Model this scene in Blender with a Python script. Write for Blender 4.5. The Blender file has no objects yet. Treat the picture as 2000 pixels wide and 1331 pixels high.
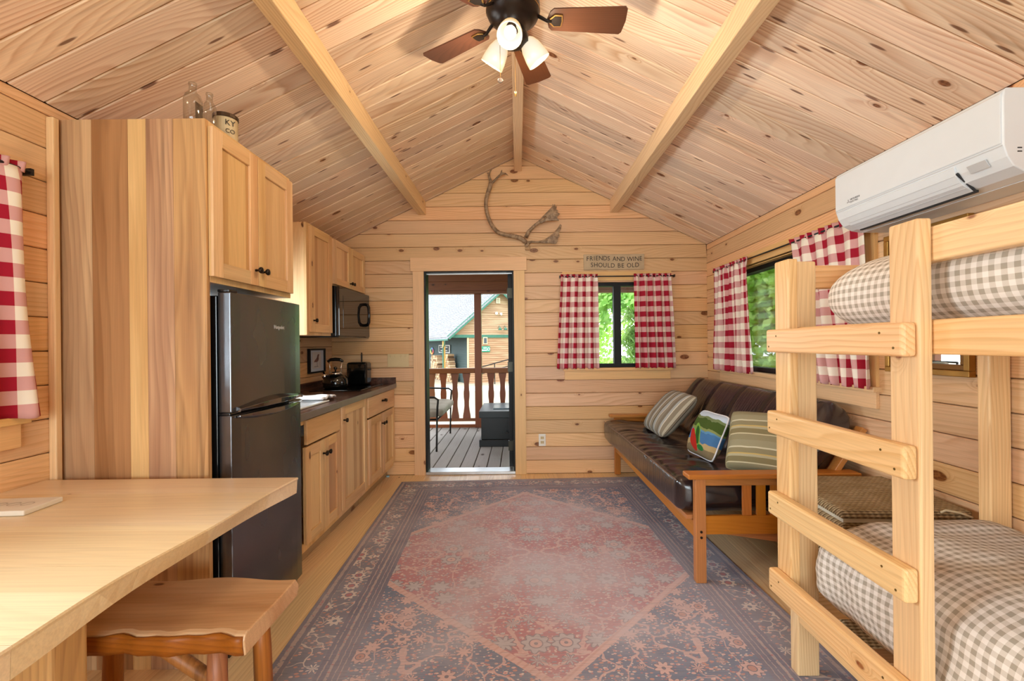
import bpy, math, random
from mathutils import Vector, Matrix, noise

scene = bpy.context.scene
C = scene.collection
PI = math.pi
random.seed(7)

# ------------------------------------------------------------------ camera, world, sun, exposure
F_PX = 889.0                       # focal length in photo pixels (2000 px wide frame)
PPX, PPY = 1011.0, 672.0           # principal point / vanishing point of the room's long axis
ROLL = 0.0105
CAM_H = 1.283
cam_data = bpy.data.cameras.new('camera')
cam_data.sensor_fit = 'HORIZONTAL'
cam_data.sensor_width = 36.0
cam_data.lens = 36.0 * F_PX / 2000.0
cam_data.shift_x = -(PPX - 1000.0) / 2000.0
cam_data.shift_y = (PPY - 665.5) / 2000.0
cam_data.clip_start = 0.02
cam_data.clip_end = 300
cam = bpy.data.objects.new('camera', cam_data)
C.objects.link(cam)
cam.matrix_world = Matrix.Translation((0, 0, CAM_H)) @ Matrix.Rotation(PI / 2, 4, 'X') @ Matrix.Rotation(-ROLL, 4, 'Z')
scene.camera = cam

world = bpy.data.worlds.new('overcast_sky')
scene.world = world
world.use_nodes = True
wn = world.node_tree.nodes
wn['Background'].inputs[0].default_value = (0.86, 0.94, 1.0, 1)
wn['Background'].inputs[1].default_value = 3.4

sun_d = bpy.data.lights.new('sun', 'SUN')
sun_d.energy = 1.7
sun_d.angle = math.radians(25)
sun_d.color = (1.0, 0.97, 0.9)
sun = bpy.data.objects.new('sun', sun_d)
C.objects.link(sun)
sun.rotation_euler = (math.radians(38), math.radians(-32), 0)

def area(name, loc, rot, sx, sy, power, color=(1, 1, 1), portal=False):
    d = bpy.data.lights.new(name, 'AREA')
    d.shape = 'RECTANGLE'; d.size = sx; d.size_y = sy; d.energy = power; d.color = color
    if portal:
        d.cycles.is_portal = True
    o = bpy.data.objects.new(name, d)
    C.objects.link(o); o.location = loc; o.rotation_euler = rot
    return o

# added fill light in place of daylight, outside the invented glazing behind the camera
area('added_fill_back', (0.0, -2.95, 1.45), (-PI / 2, 0, PI), 3.2, 2.0, 135, (0.86, 0.93, 1.0))
# daylight outside the two left windows that the picture frame leaves out
area('daylight_left_window', (-2.25, 1.0, 1.55), (0, -PI / 2 - 0.15, 0), 1.0, 1.3, 95, (0.84, 0.92, 1.0))
area('daylight_sink_window', (-2.25, 2.88, 1.55), (0, -PI / 2 - 0.15, 0), 0.95, 0.8, 60, (0.84, 0.92, 1.0))
# sky portals in the openings
area('portal_door', (-0.475, 4.64, 1.0), (-PI / 2, 0, 0), 0.9, 2.0, 1, portal=True)
area('portal_end_window', (0.98, 4.64, 1.45), (-PI / 2, 0, 0), 0.9, 0.85, 1, portal=True)
area('portal_right_window', (2.03, 3.28, 1.45), (0, PI / 2, 0), 0.85, 1.65, 1, portal=True)

scene.view_settings.view_transform = 'Standard'
scene.view_settings.look = 'None'
scene.view_settings.gamma = 1.0
scene.view_settings.exposure = 0.33
scene.view_settings.use_curve_mapping = False
scene.cycles.use_denoising = True
scene.cycles.max_bounces = 8
scene.cycles.diffuse_bounces = 5
scene.cycles.sample_clamp_indirect = 6.0
scene.cycles.caustics_reflective = False
scene.cycles.caustics_refractive = False

# ------------------------------------------------------------------ constants of the room
XL, XR, YF, YB = -1.833, 1.874, 4.49, -2.6
RX, RZ, PITCH = 0.02, 3.13, 0.478
def ceil_z(x): return RZ - PITCH * abs(x - RX)

# ------------------------------------------------------------------ material helpers
def srgb(r, g, b):
    def f(c):
        c /= 255.0
        return c / 12.92 if c <= 0.04045 else ((c + 0.055) / 1.055) ** 2.4
    return (f(r), f(g), f(b), 1.0)

class NT:
    def __init__(s, name):
        s.m = bpy.data.materials.new(name); s.m.use_nodes = True
        s.t = s.m.node_tree; s.n = s.t.nodes; s.l = s.t.links
        s.bsdf = s.n['Principled BSDF']; s.out = s.n['Material Output']
    def node(s, typ, **kw):
        nd = s.n.new(typ)
        for k, v in kw.items(): setattr(nd, k, v)
        return nd
    def put(s, sock, v):
        if isinstance(v, bpy.types.NodeSocket): s.l.new(v, sock)
        elif isinstance(v, (int, float)):
            if sock.type in ('VECTOR',): sock.default_value = (v, v, v)
            elif sock.type == 'RGBA': sock.default_value = (v, v, v, 1)
            else: sock.default_value = v
        else:
            v = tuple(v)
            if sock.type == 'RGBA' and len(v) == 3: v = v + (1,)
            if sock.type == 'VECTOR': v = v[:3]
            sock.default_value = v
    def math(s, op, a, b=0.0, c=None, clamp=False):
        nd = s.node('ShaderNodeMath', operation=op, use_clamp=clamp)
        s.put(nd.inputs[0], a); s.put(nd.inputs[1], b)
        if c is not None: s.put(nd.inputs[2], c)
        return nd.outputs[0]
    def vmath(s, op, a, b=(0, 0, 0)):
        nd = s.node('ShaderNodeVectorMath', operation=op)
        s.put(nd.inputs[0], a); s.put(nd.inputs[1], b)
        return nd.outputs[0]
    def mix(s, fac, a, b, blend='MIX'):
        nd = s.node('ShaderNodeMix', data_type='RGBA', blend_type=blend)
        s.put(nd.inputs[0], fac); s.put(nd.inputs[6], a); s.put(nd.inputs[7], b)
        return nd.outputs[2]
    def noise(s, vec, scale=5.0, detail=2.0, rough=0.5):
        nd = s.node('ShaderNodeTexNoise')
        s.put(nd.inputs['Vector'], vec); nd.inputs['Scale'].default_value = scale
        nd.inputs['Detail'].default_value = detail; nd.inputs['Roughness'].default_value = rough
        return nd.outputs['Fac']
    def voronoi(s, vec, scale=5.0, feature='F1', rand=1.0, dim='3D'):
        nd = s.node('ShaderNodeTexVoronoi', feature=feature, voronoi_dimensions=dim)
        s.put(nd.inputs['Vector'], vec); nd.inputs['Scale'].default_value = scale
        nd.inputs['Randomness'].default_value = rand
        return nd
    def sstep(s, v, lo, hi, a=0.0, b=1.0):
        nd = s.node('ShaderNodeMapRange', interpolation_type='SMOOTHSTEP')
        s.put(nd.inputs[0], v); s.put(nd.inputs[1], lo); s.put(nd.inputs[2], hi)
        s.put(nd.inputs[3], a); s.put(nd.inputs[4], b)
        return nd.outputs[0]
    def ramp(s, fac, stops, interp='LINEAR'):
        nd = s.node('ShaderNodeValToRGB'); r = nd.color_ramp; r.interpolation = interp
        while len(r.elements) < len(stops): r.elements.new(0.5)
        for e, (p, c) in zip(r.elements, stops):
            e.position = p; e.color = c if len(c) == 4 else (*c, 1)
        s.put(nd.inputs[0], fac)
        return nd.outputs[0]
    def xyz(s, vec):
        nd = s.node('ShaderNodeSeparateXYZ'); s.put(nd.inputs[0], vec); return nd.outputs
    def comb(s, x, y, z):
        nd = s.node('ShaderNodeCombineXYZ')
        s.put(nd.inputs[0], x); s.put(nd.inputs[1], y); s.put(nd.inputs[2], z)
        return nd.outputs[0]
    def obj(s): return s.node('ShaderNodeTexCoord').outputs['Object']
    def uv(s): return s.node('ShaderNodeTexCoord').outputs['UV']
    def rnd(s): return s.node('ShaderNodeObjectInfo').outputs['Random']
    def fin(s, color, rough=0.5, spec=0.5, metal=0.0, bump=None, bump_d=0.1, **kw):
        b = s.bsdf
        s.put(b.inputs['Base Color'], color); s.put(b.inputs['Roughness'], rough)
        s.put(b.inputs['Specular IOR Level'], spec); s.put(b.inputs['Metallic'], metal)
        for k, v in kw.items(): s.put(b.inputs[k], v)
        if bump is not None:
            nd = s.node('ShaderNodeBump'); nd.inputs['Strength'].default_value = bump_d
            nd.inputs['Distance'].default_value = 0.01
            s.put(nd.inputs['Height'], bump); s.l.new(nd.outputs[0], b.inputs['Normal'])
        return s.m

def plain(name, col, rough=0.5, spec=0.5, metal=0.0, var=0.06, **kw):
    """single-colour material with a little procedural mottling"""
    t = NT(name)
    nz = t.noise(t.obj(), 9.0, 3.0)
    f = t.sstep(nz, 0.3, 0.7, 1.0 - var, 1.0 + var)
    hsv = t.node('ShaderNodeHueSaturation'); t.put(hsv.inputs['Value'], f); t.put(hsv.inputs['Color'], col)
    return t.fin(hsv.outputs[0], rough, spec, metal, **kw)

def wood(name, axis, base, dark, knot=0.55, knot_col=(0.16, 0.06, 0.025, 1), ring=0.55, ringf=70.0, tint=0.22,
         rough=0.45, stain=0.0, stain_col=(0.25, 0.2, 0.17, 1), stave=0.0, stave_col=None, ksize=1.0, spec=0.4, wav=1.0, alt=None, kz=1.2, dash=0.0):
    t = NT(name)
    x, y, z = t.xyz(t.obj())
    if axis == 'Y': x, y, z = y, x, z
    elif axis == 'Z': x, y, z = z, x, y
    r = t.rnd()
    stv = None
    if stave:
        idx = t.math('FLOOR', t.math('DIVIDE', t.math('ADD', t.math('ADD', y, t.math('MULTIPLY', z, 1.0)), t.math('MULTIPLY', r, 3.0)), stave))
        wn_ = t.node('ShaderNodeTexWhiteNoise', noise_dimensions='1D'); t.put(wn_.inputs['W'], idx)
        stv = wn_.outputs['Value']
    ox = t.math('MULTIPLY', r, 57.3)
    if stv is not None: ox = t.math('ADD', ox, t.math('MULTIPLY', stv, 31.0))
    P = t.comb(t.math('ADD', x, ox), t.math('ADD', y, t.math('MULTIPLY', r, 7.7)), t.math('ADD', z, t.math('MULTIPLY', r, 13.1)))
    # knots
    pp_ = t.xyz(P)
    P2 = t.comb(pp_[0], t.math('ADD', pp_[1], pp_[2]), 0.0)
    kv = t.voronoi(t.vmath('MULTIPLY', P2, (3.4, 6.6, 1.0)), 1.0, dim='2D')
    kc = t.xyz(kv.outputs['Color'])
    kd = kv.outputs['Distance']
    krad = t.math('MULTIPLY', t.math('ADD', 0.035, t.math('MULTIPLY', kc[0], 0.10)), ksize)
    gate = t.math('LESS_THAN', kc[1], knot)
    kn = t.math('MULTIPLY', t.sstep(t.math('SUBTRACT', kd, krad), -0.02, 0.018, 1.0, 0.0), gate)
    halo = t.math('MULTIPLY', t.sstep(t.math('SUBTRACT', kd, krad), 0.0, 0.16, 1.0, 0.0), gate)
    # growth rings
    warp = t.noise(t.vmath('MULTIPLY', P, (0.55, 3.2, 3.2)), 1.0, 1.0)
    warp2 = t.noise(t.vmath('MULTIPLY', P, (3.0, 14.0, 14.0)), 1.0, 1.0)
    v = t.math('ADD', t.math('ADD', y, t.math('MULTIPLY', z, 0.7)), t.math('MULTIPLY', warp, 0.34 * wav))
    v = t.math('ADD', v, t.math('MULTIPLY', warp2, 0.02))
    v = t.math('ADD', v, t.math('MULTIPLY', halo, 0.035))
    fr = t.math('FRACT', t.math('MULTIPLY', v, ringf))
    rg = t.math('MULTIPLY', t.math('MULTIPLY', t.math('MULTIPLY', fr, fr), ring), t.sstep(fr, 0.8, 1.0, 1.0, 0.0))
    soft = t.noise(t.vmath('MULTIPLY', P, (0.8, 9.0, 9.0)), 1.0, 2.0)
    rg = t.math('MULTIPLY', rg, t.sstep(soft, 0.3, 0.62, 0.25, 1.0))
    fine = t.noise(t.vmath('MULTIPLY', P, (4.0, 190.0, 190.0)), 1.0, 2.0)
    col = t.mix(rg, base, dark)
    if alt is not None:
        col = t.mix(t.sstep(soft, 0.42, 0.66, 0.0, 0.75), col, alt)
    if stv is not None:
        sc_ = stave_col or dark
        col = t.mix(t.sstep(stv, 0.3, 1.0, 0.0, 0.7), col, sc_)
    if stain:
        stn = t.noise(t.vmath('MULTIPLY', P, (1.1, 22.0, 22.0)), 1.0, 3.0, 0.6)
        big = t.noise(t.vmath('MULTIPLY', P, (0.5, 1.5, 1.5)), 1.0, 1.0)
        sf = t.math('MULTIPLY', t.sstep(stn, 0.5, 0.72, 0.0, stain), t.sstep(big, 0.42, 0.6))
        col = t.mix(sf, col, stain_col)
    if dash:
        dv_ = t.voronoi(t.vmath('MULTIPLY', P2, (4.2, 26.0, 1.0)), 1.0, dim='2D')
        dc = t.xyz(dv_.outputs['Color'])
        dm = t.math('MULTIPLY', t.sstep(dv_.outputs['Distance'], 0.1, 0.2, 1.0, 0.0), t.math('LESS_THAN', dc[1], dash))
        col = t.mix(t.math('MULTIPLY', dm, 0.85), col, knot_col)
    col = t.mix(t.math('MULTIPLY', halo, 0.28), col, dark)
    kc2 = t.mix(t.sstep(t.noise(t.vmath('MULTIPLY', P, (60, 90, 90)), 1.0), 0.35, 0.65), knot_col, dark)
    col = t.mix(kn, col, t.mix(0.6, kc2, knot_col))
    hsv = t.node('ShaderNodeHueSaturation')
    val = t.math('ADD', t.math('MULTIPLY', r, tint), 1.0 - tint * 0.5)
    val = t.math('MULTIPLY', val, t.sstep(fine, 0.3, 0.7, 0.94, 1.05))
    t.put(hsv.inputs['Value'], val); t.put(hsv.inputs['Color'], col)
    t.put(hsv.inputs['Hue'], t.math('ADD', 0.5, t.math('MULTIPLY', t.math('SUBTRACT', t.math('FRACT', t.math('MULTIPLY', r, 7.13)), 0.5), 0.014)))
    t.put(hsv.inputs['Saturation'], t.math('ADD', 0.92, t.math('MULTIPLY', t.math('FRACT', t.math('MULTIPLY', r, 3.71)), 0.16)))
    return t.fin(hsv.outputs[0], rough, spec)

def gingham(name, axis_p, cols, rough=0.85, uoff=0.0):
    """woven check: cols = (light, mid, dark), period in metres on the UV map"""
    t = NT(name)
    u, v, _ = t.xyz(t.uv())
    def stripe(c): return t.math('LESS_THAN', t.math('FRACT', t.math('DIVIDE', c, axis_p)), 0.5)
    a = stripe(t.math('ADD', u, uoff)); b = stripe(v)
    s = t.math('ADD', a, b)
    # the mid tone is a fine twill of both yarns
    tw = t.math('LESS_THAN', t.math('FRACT', t.math('MULTIPLY', t.math('ADD', u, v), 420.0)), 0.5)
    mid = t.mix(t.math('MULTIPLY', tw, 0.25), cols[1], cols[0])
    col = t.mix(t.math('GREATER_THAN', s, 0.5), cols[0], mid)
    col = t.mix(t.math('GREATER_THAN', s, 1.5), col, cols[2])
    return t.fin(col, rough, 0.2)

# ------------------------------------------------------------------ mesh builder
class MB:
    def __init__(s): s.v = []; s.f = []; s.uv = {}
    def box(s, x0, x1, y0, y1, z0, z1):
        b = len(s.v)
        s.v += [(x, y, z) for z in (z0, z1) for y in (y0, y1) for x in (x0, x1)]
        s.f += [tuple(b + i for i in q) for q in ((0, 2, 3, 1), (4, 5, 7, 6), (0, 1, 5, 4), (2, 6, 7, 3), (0, 4, 6, 2), (1, 3, 7, 5))]
        return s
    def obox(s, p0, p1, w, h, up=(0, 0, 1)):
        """beam from p0 to p1 with width w and height h"""
        p0, p1 = Vector(p0), Vector(p1); d = (p1 - p0).normalized(); up = Vector(up)
        sd = d.cross(up).normalized(); u2 = sd.cross(d).normalized(); b = len(s.v)
        for p in (p0, p1):
            for a, c in ((-1, -1), (1, -1), (1, 1), (-1, 1)):
                s.v.append(tuple(p + sd * (a * w / 2) + u2 * (c * h / 2)))
        s.f += [tuple(b + i for i in q) for q in ((0, 1, 2, 3), (7, 6, 5, 4), (0, 4, 5, 1), (1, 5, 6, 2), (2, 6, 7, 3), (3, 7, 4, 0))]
        return s
    def tube(s, pts, rad, n=8, caps=True, flat=1.0, up=None):
        pts = [Vector(p) for p in pts]
        if not isinstance(rad, (list, tuple)): rad = [rad] * len(pts)
        b = len(s.v); prev = Vector(up) if up else None
        for i, p in enumerate(pts):
            d = (pts[min(i + 1, len(pts) - 1)] - pts[max(i - 1, 0)]).normalized()
            if prev is None: prev = Vector((0, 0, 1)) if abs(d.z) < 0.9 else Vector((1, 0, 0))
            sd = d.cross(prev).normalized(); u2 = sd.cross(d).normalized(); prev = u2
            for k in range(n):
                a = 2 * PI * k / n
                s.v.append(tuple(p + sd * (math.cos(a) * rad[i]) + u2 * (math.sin(a) * rad[i] * flat)))
        for i in range(len(pts) - 1):
            for k in range(n):
                k2 = (k + 1) % n
                s.f.append((b + i * n + k, b + i * n + k2, b + (i + 1) * n + k2, b + (i + 1) * n + k))
        if caps:
            s.f.append(tuple(b + k for k in range(n - 1, -1, -1)))
            s.f.append(tuple(b + (len(pts) - 1) * n + k for k in range(n)))
        return s
    def lathe(s, prof, c=(0, 0, 0), n=24, axis=(0, 0, 1), caps=True):
        ax = Vector(axis).normalized(); a0 = Vector((1, 0, 0)) if abs(ax.x) < 0.9 else Vector((0, 1, 0))
        u = ax.cross(a0).normalized(); w = ax.cross(u).normalized(); c = Vector(c); b = len(s.v)
        for r, h in prof:
            for k in range(n):
                a = 2 * PI * k / n
                s.v.append(tuple(c + ax * h + u * (r * math.cos(a)) + w * (r * math.sin(a))))
        for i in range(len(prof) - 1):
            for k in range(n):
                k2 = (k + 1) % n
                s.f.append((b + i * n + k, b + i * n + k2, b + (i + 1) * n + k2, b + (i + 1) * n + k))
        if caps:
            if prof[0][0] > 1e-5: s.f.append(tuple(b + k for k in range(n - 1, -1, -1)))
            if prof[-1][0] > 1e-5: s.f.append(tuple(b + (len(prof) - 1) * n + k for k in range(n)))
        return s
    def extrude(s, poly, origin, ux, uy, thick):
        """closed 2D polygon extruded along ux x uy"""
        o, ux, uy = Vector(origin), Vector(ux), Vector(uy); nn = ux.cross(uy).normalized() * thick
        b = len(s.v); m = len(poly)
        for k in (0, 1):
            for a, c in poly: s.v.append(tuple(o + ux * a + uy * c + nn * k))
        s.f.append(tuple(b + i for i in range(m - 1, -1, -1))); s.f.append(tuple(b + m + i for i in range(m)))
        for i in range(m):
            j = (i + 1) % m
            s.f.append((b + i, b + j, b + m + j, b + m + i))
        return s
    def grid(s, nu, nv, fn, uvfn=None, closed_v=False):
        b = len(s.v)
        for i in range(nu):
            for j in range(nv):
                s.v.append(tuple(fn(i / (nu - 1), j / (nv - (0 if closed_v else 1)))))
        for i in range(nu - 1):
            for j in range(nv if closed_v else nv - 1):
                j2 = (j + 1) % nv
                fc = (b + i * nv + j, b + (i + 1) * nv + j, b + (i + 1) * nv + j2, b + i * nv + j2)
                if uvfn:
                    den = nv - (0 if closed_v else 1)
                    s.uv[len(s.f)] = [uvfn(i / (nu - 1), j / den), uvfn((i + 1) / (nu - 1), j / den),
                                      uvfn((i + 1) / (nu - 1), (j + 1) / den), uvfn(i / (nu - 1), (j + 1) / den)]
                s.f.append(fc)
        return s

OFF = {}
def mesh_from(name, mb, c, smooth=False):
    me = bpy.data.meshes.new(name)
    me.from_pydata([(v[0] - c[0], v[1] - c[1], v[2] - c[2]) for v in mb.v], [], mb.f)
    if mb.uv:
        ul = me.uv_layers.new(name='uv')
        for p in me.polygons:
            us = mb.uv.get(p.index)
            if us:
                for k, li in enumerate(p.loop_indices): ul.data[li].uv = us[k]
    if smooth:
        me.polygons.foreach_set('use_smooth', [True] * len(me.polygons))
    me.update()
    return me

def build(name, mb, mat, parent=None, smooth=False, bevel=0.0, seg=2, label=None, cat=None, group=None, kind=None, subsurf=0, solid=0.0, c=None):
    if c is None:
        lo = [min(v[i] for v in mb.v) for i in range(3)]; hi = [max(v[i] for v in mb.v) for i in range(3)]
        c = Vector([(a + b) / 2 for a, b in zip(lo, hi)])
        if parent is None: c.z = lo[2]
    c = Vector(c)
    me = mesh_from(name, mb, c, smooth)
    o = bpy.data.objects.new(name, me); C.objects.link(o)
    if mat: me.materials.append(mat)
    if parent:
        o.parent = parent; o.location = c - OFF[parent]
    else:
        o.location = c
    OFF[o] = c
    if solid:
        m = o.modifiers.new('solid', 'SOLIDIFY'); m.thickness = solid; m.offset = 0
    if bevel:
        m = o.modifiers.new('bevel', 'BEVEL'); m.width = bevel; m.segments = seg; m.limit_method = 'ANGLE'; m.angle_limit = math.radians(40)
    if subsurf:
        m = o.modifiers.new('subsurf', 'SUBSURF'); m.levels = subsurf; m.render_levels = subsurf
    tag(o, label, cat, group, kind)
    return o

def tag(o, label=None, cat=None, group=None, kind=None):
    if label: o['label'] = label
    if cat: o['category'] = cat
    if group: o['group'] = group
    if kind: o['kind'] = kind
    return o

def thing(name, label, cat, loc=(0, 0, 0), rot=(0, 0, 0), group=None, local=False, kind=None):
    o = bpy.data.objects.new(name, None); C.objects.link(o)
    o.empty_display_size = 0.1
    o.location = loc; o.rotation_euler = rot
    OFF[o] = Vector((0, 0, 0)) if local else Vector(loc)
    return tag(o, label, cat, group, kind)

def copy_tree(o, parent=None):
    c = o.copy(); C.objects.link(c); c.parent = parent
    for ch in list(o.children): copy_tree(ch, c)
    return c

def text_mesh(s, size, mat, parent, matrix, name='lettering', extrude=0.0006, align='CENTER', label=None):
    cu = bpy.data.curves.new('text', 'FONT'); cu.body = s; cu.size = size; cu.extrude = extrude
    cu.align_x = align; cu.align_y = 'CENTER'; cu.resolution_u = 3
    to = bpy.data.objects.new('text', cu); C.objects.link(to)
    dg = bpy.context.evaluated_depsgraph_get()
    me = bpy.data.meshes.new_from_object(to.evaluated_get(dg))
    bpy.data.objects.remove(to); bpy.data.curves.remove(cu)
    me.materials.clear(); me.materials.append(mat)
    o = bpy.data.objects.new(name, me); C.objects.link(o)
    o.parent = parent
    o.matrix_local = Matrix.Translation(-OFF[parent]) @ matrix
    OFF[o] = Vector(matrix.translation)
    if label: o['label'] = label
    return o

def frame(o, l, w):
    """matrix with x->l, y->w, z->l x w at origin o"""
    l, w = Vector(l).normalized(), Vector(w).normalized(); n = l.cross(w)
    return Matrix(((l.x, w.x, n.x, o[0]), (l.y, w.y, n.y, o[1]), (l.z, w.z, n.z, o[2]), (0, 0, 0, 1)))

_bm = {}
def vboard(name, M, a0, a1, b0, b1, w, t, c, mat, parent):
    """V-joint board: length along local x (a0..a1 at the lower edge, b0..b1 at the upper), width w along y, face at z=t"""
    if name != 'floorboard': w -= 0.0032
    key = tuple(round(q, 4) for q in (a0, a1, b0, b1, w, t, c)) + (mat.name,)
    me = _bm.get(key)
    if me is None:
        sec = [(0, 0), (w, 0), (w, t - c), (w - c, t), (c, t), (0, t - c)]
        vs = []
        for e in (0, 1):
            for y, z in sec:
                k = y / w
                x = ((a0, a1)[e]) * (1 - k) + ((b0, b1)[e]) * k
                vs.append((x, y - w / 2, z))
        fs = [(0, 1, 2, 3, 4, 5)[::-1], (6, 7, 8, 9, 10, 11)] + [(i, (i + 1) % 6, (i + 1) % 6 + 6, i + 6) for i in range(6)]
        me = bpy.data.meshes.new(name); me.from_pydata(vs, [], fs); me.materials.append(mat); me.update()
        _bm[key] = me
    o = bpy.data.objects.new(name, me); C.objects.link(o)
    o.parent = parent
    o.matrix_local = Matrix.Translation(-OFF[parent]) @ M
    return o

def inv(u, v):
    """photo pixel -> (X/Y, Z/Y) slopes of its ray in room axes"""
    du, dv = u - PPX, v - PPY
    return ((du - ROLL * dv) / F_PX, -(dv + ROLL * du) / F_PX)
def at_y(u, v, Y):
    a, b = inv(u, v); return Vector((a * Y, Y, CAM_H + b * Y))
def at_z(u, v, z):
    a, b = inv(u, v); Y = (z - CAM_H) / b; return Vector((a * Y, Y, z))
def at_x(u, v, X):
    a, b = inv(u, v); Y = X / a; return Vector((X, Y, CAM_H + b * Y))
# ------------------------------------------------------------------ materials
WALL = wood('pine_wall', 'X', srgb(226, 184, 138), srgb(190, 132, 80), knot=0.22, knot_col=srgb(112, 60, 30), ring=0.7, ringf=50, tint=0.26, rough=0.42, kz=0.6, ksize=1.15)
CEIL = wood('pine_ceiling', 'X', srgb(242, 216, 190), srgb(198, 142, 98), knot=0.13, knot_col=srgb(104, 60, 40), ring=1.0, ringf=46, tint=0.28, rough=0.45,
            stain=0.5, stain_col=srgb(150, 120, 96), ksize=1.0, wav=1.4, kz=0.6, dash=0.1)
FLOOR = wood('pine_floor', 'X', srgb(240, 206, 154), srgb(206, 156, 98), knot=0.1, knot_col=srgb(106, 58, 28), ring=0.7, ringf=48, tint=0.12, rough=0.3, ksize=0.8, kz=0.6)
BEAM = wood('pine_beam', 'Y', srgb(236, 204, 162), srgb(206, 154, 98), knot=0.06, ring=0.8, ringf=55, tint=0.1, ksize=0.6)
TRIM = {a: wood('pine_trim_' + a, a, srgb(229, 187, 134), srgb(204, 152, 96), knot=0.06, knot_col=srgb(120, 66, 34), ring=0.35, ringf=60, tint=0.12, ksize=0.6) for a in 'XYZ'}
DECK = wood('deck_board', 'X', srgb(172, 164, 158), srgb(128, 116, 108), knot=0.08, knot_col=srgb(80, 66, 58), ring=0.4, tint=0.18, rough=0.75)
DARKW = {a: wood('stained_cedar_' + a, a, srgb(126, 70, 34), srgb(84, 40, 18), knot=0.1, knot_col=srgb(40, 18, 8), ring=0.6, tint=0.22, rough=0.45) for a in 'XYZ'}
BLACK = plain('black_vinyl', srgb(14, 14, 15), 0.5, 0.3)
BLACKM = plain('black_metal', srgb(26, 26, 27), 0.4, metal=0.3)
STEEL = plain('brushed_aluminium', srgb(205, 205, 206), 0.3, metal=0.85)
SHEATH = plain('sheathing', srgb(120, 78, 46), 0.8)

def glass_mat():
    t = NT('window_glass')
    tr = t.node('ShaderNodeBsdfTransparent'); tr.inputs[0].default_value = (0.96, 0.98, 0.97, 1)
    gl = t.node('ShaderNodeBsdfGlossy'); gl.inputs['Roughness'].default_value = 0.02
    fz = t.node('ShaderNodeFresnel'); fz.inputs[0].default_value = 1.45
    mx = t.node('ShaderNodeMixShader')
    t.l.new(t.math('MULTIPLY', fz.outputs[0], 0.8), mx.inputs[0]); t.l.new(tr.outputs[0], mx.inputs[1]); t.l.new(gl.outputs[0], mx.inputs[2])
    t.l.new(mx.outputs[0], t.out.inputs[0])
    return t.m
GLASS = glass_mat()

# ------------------------------------------------------------------ floor
mb = MB().box(XL - 0.16, XR + 0.16, YB - 0.16, YF + 0.13, -0.14, -0.02)
floor = build('floor', mb, SHEATH, kind='structure', label='pine plank floor of the cabin')
n = 28; fw = (XR - XL) / n
for i in range(n):
    vboard('floorboard', frame((XL + (i + 0.5) * fw, 0, -0.02), (0, 1, 0), (-1, 0, 0)), YB, YF, YB, YF, fw, 0.02, 0.0015, FLOOR, floor)

# ------------------------------------------------------------------ walls
def slab_with_openings(name, make, l0, l1, z0, z1, ops, label):
    """make(mb, la, lb, za, zb) adds one box"""
    mb = MB(); cuts = sorted({l0, l1, *[q for o in ops for q in (o[0], o[1])]})
    for a, b in zip(cuts, cuts[1:]):
        m = (a + b) / 2; zz = z0
        for o in sorted([o for o in ops if o[0] < m < o[1]], key=lambda q: q[2]):
            if o[2] > zz: make(mb, a, b, zz, o[2])
            zz = o[3]
        if zz < z1: make(mb, a, b, zz, z1)
    return build(name, mb, SHEATH, kind='structure', label=label)

def board_rows(parent, M, l0, l1, lines, zmax, ops, mat, clipx=None):
    """rows of V-joint boards between consecutive heights, cut round the openings; M maps (L,z) to the wall"""
    for za, zb in zip(lines, lines[1:]):
        zb = min(zb, zmax)
        if zb - za < 0.012: continue
        segs = [(l0, l1, za, zb)]
        for o in ops:
            new = []
            for a, b, p, q in segs:
                if o[0] >= b or o[1] <= a or o[2] >= q or o[3] <= p: new.append((a, b, p, q)); continue
                if o[0] > a: new.append((a, o[0], p, q))
                if o[1] < b: new.append((o[1], b, p, q))
                m0, m1 = max(a, o[0]), min(b, o[1])
                if o[2] - p > 0.012: new.append((m0, m1, p, o[2]))
                if q - o[3] > 0.012: new.append((m0, m1, o[3], q))
            segs = new
        for a, b, p, q in segs:
            aa, bb, ta, tb = a, b, a, b
            if clipx:
                aa, bb = clipx(a, b, p); ta, tb = clipx(a, b, q)
                if bb - aa < 0.03: continue
                if tb < ta: ta = tb = (ta + tb) / 2
            cx = (aa + bb) / 2; cz = (p + q) / 2
            MM = M @ Matrix.Translation((cx, cz, 0))
            vboard('wall_board', MM, aa - cx, bb - cx, ta - cx, tb - cx, q - p, 0.02, 0.004, mat, parent)

DOOR = (-0.917, -0.033, 0.0, 2.005)
WIN1 = (0.56, 1.40, 1.04, 1.884)
WIN2 = (2.46, 4.08, 1.04, 1.884)      # right wall, along Y
WIN3 = (0.45, 1.56, 1.04, 1.884)      # left wall near
WIN4 = (2.57, 3.19, 1.10, 1.884)      # left wall over the sink
WINB = (-1.6, 1.6, 0.25, 2.15)        # back wall glazing, unseen, added to let the fill light in

def mk_far(mb, a, b, p, q): mb.box(a, b, YF + 0.02, YF + 0.13, p, q)
wf = slab_with_openings('wall_far', mk_far, XL - 0.16, XR + 0.16, -0.02, 2.244, [DOOR, WIN1], 'pine board gable wall with the open door and a window')
gm = MB().extrude([(XL - 0.16, 2.244), (XR + 0.16, 2.244), (RX, RZ + 0.08)], (0, YF + 0.13, 0), (1, 0, 0), (0, 0, 1), 0.11)
build('gable', gm, SHEATH, wf)
def clip_gable(a, b, z):
    if z <= ceil_z(XL): return a, b
    h = max(0.0, (RZ - z) / PITCH)
    return max(a, RX - h), min(b, RX + h)
lines_f = [0.0] + [0.132 + 0.1322 * k for k in range(24)]
board_rows(wf, frame((0, YF + 0.02, 0), (1, 0, 0), (0, 0, 1)), XL, XR, lines_f, RZ, [DOOR, WIN1], WALL, clip_gable)

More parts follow.
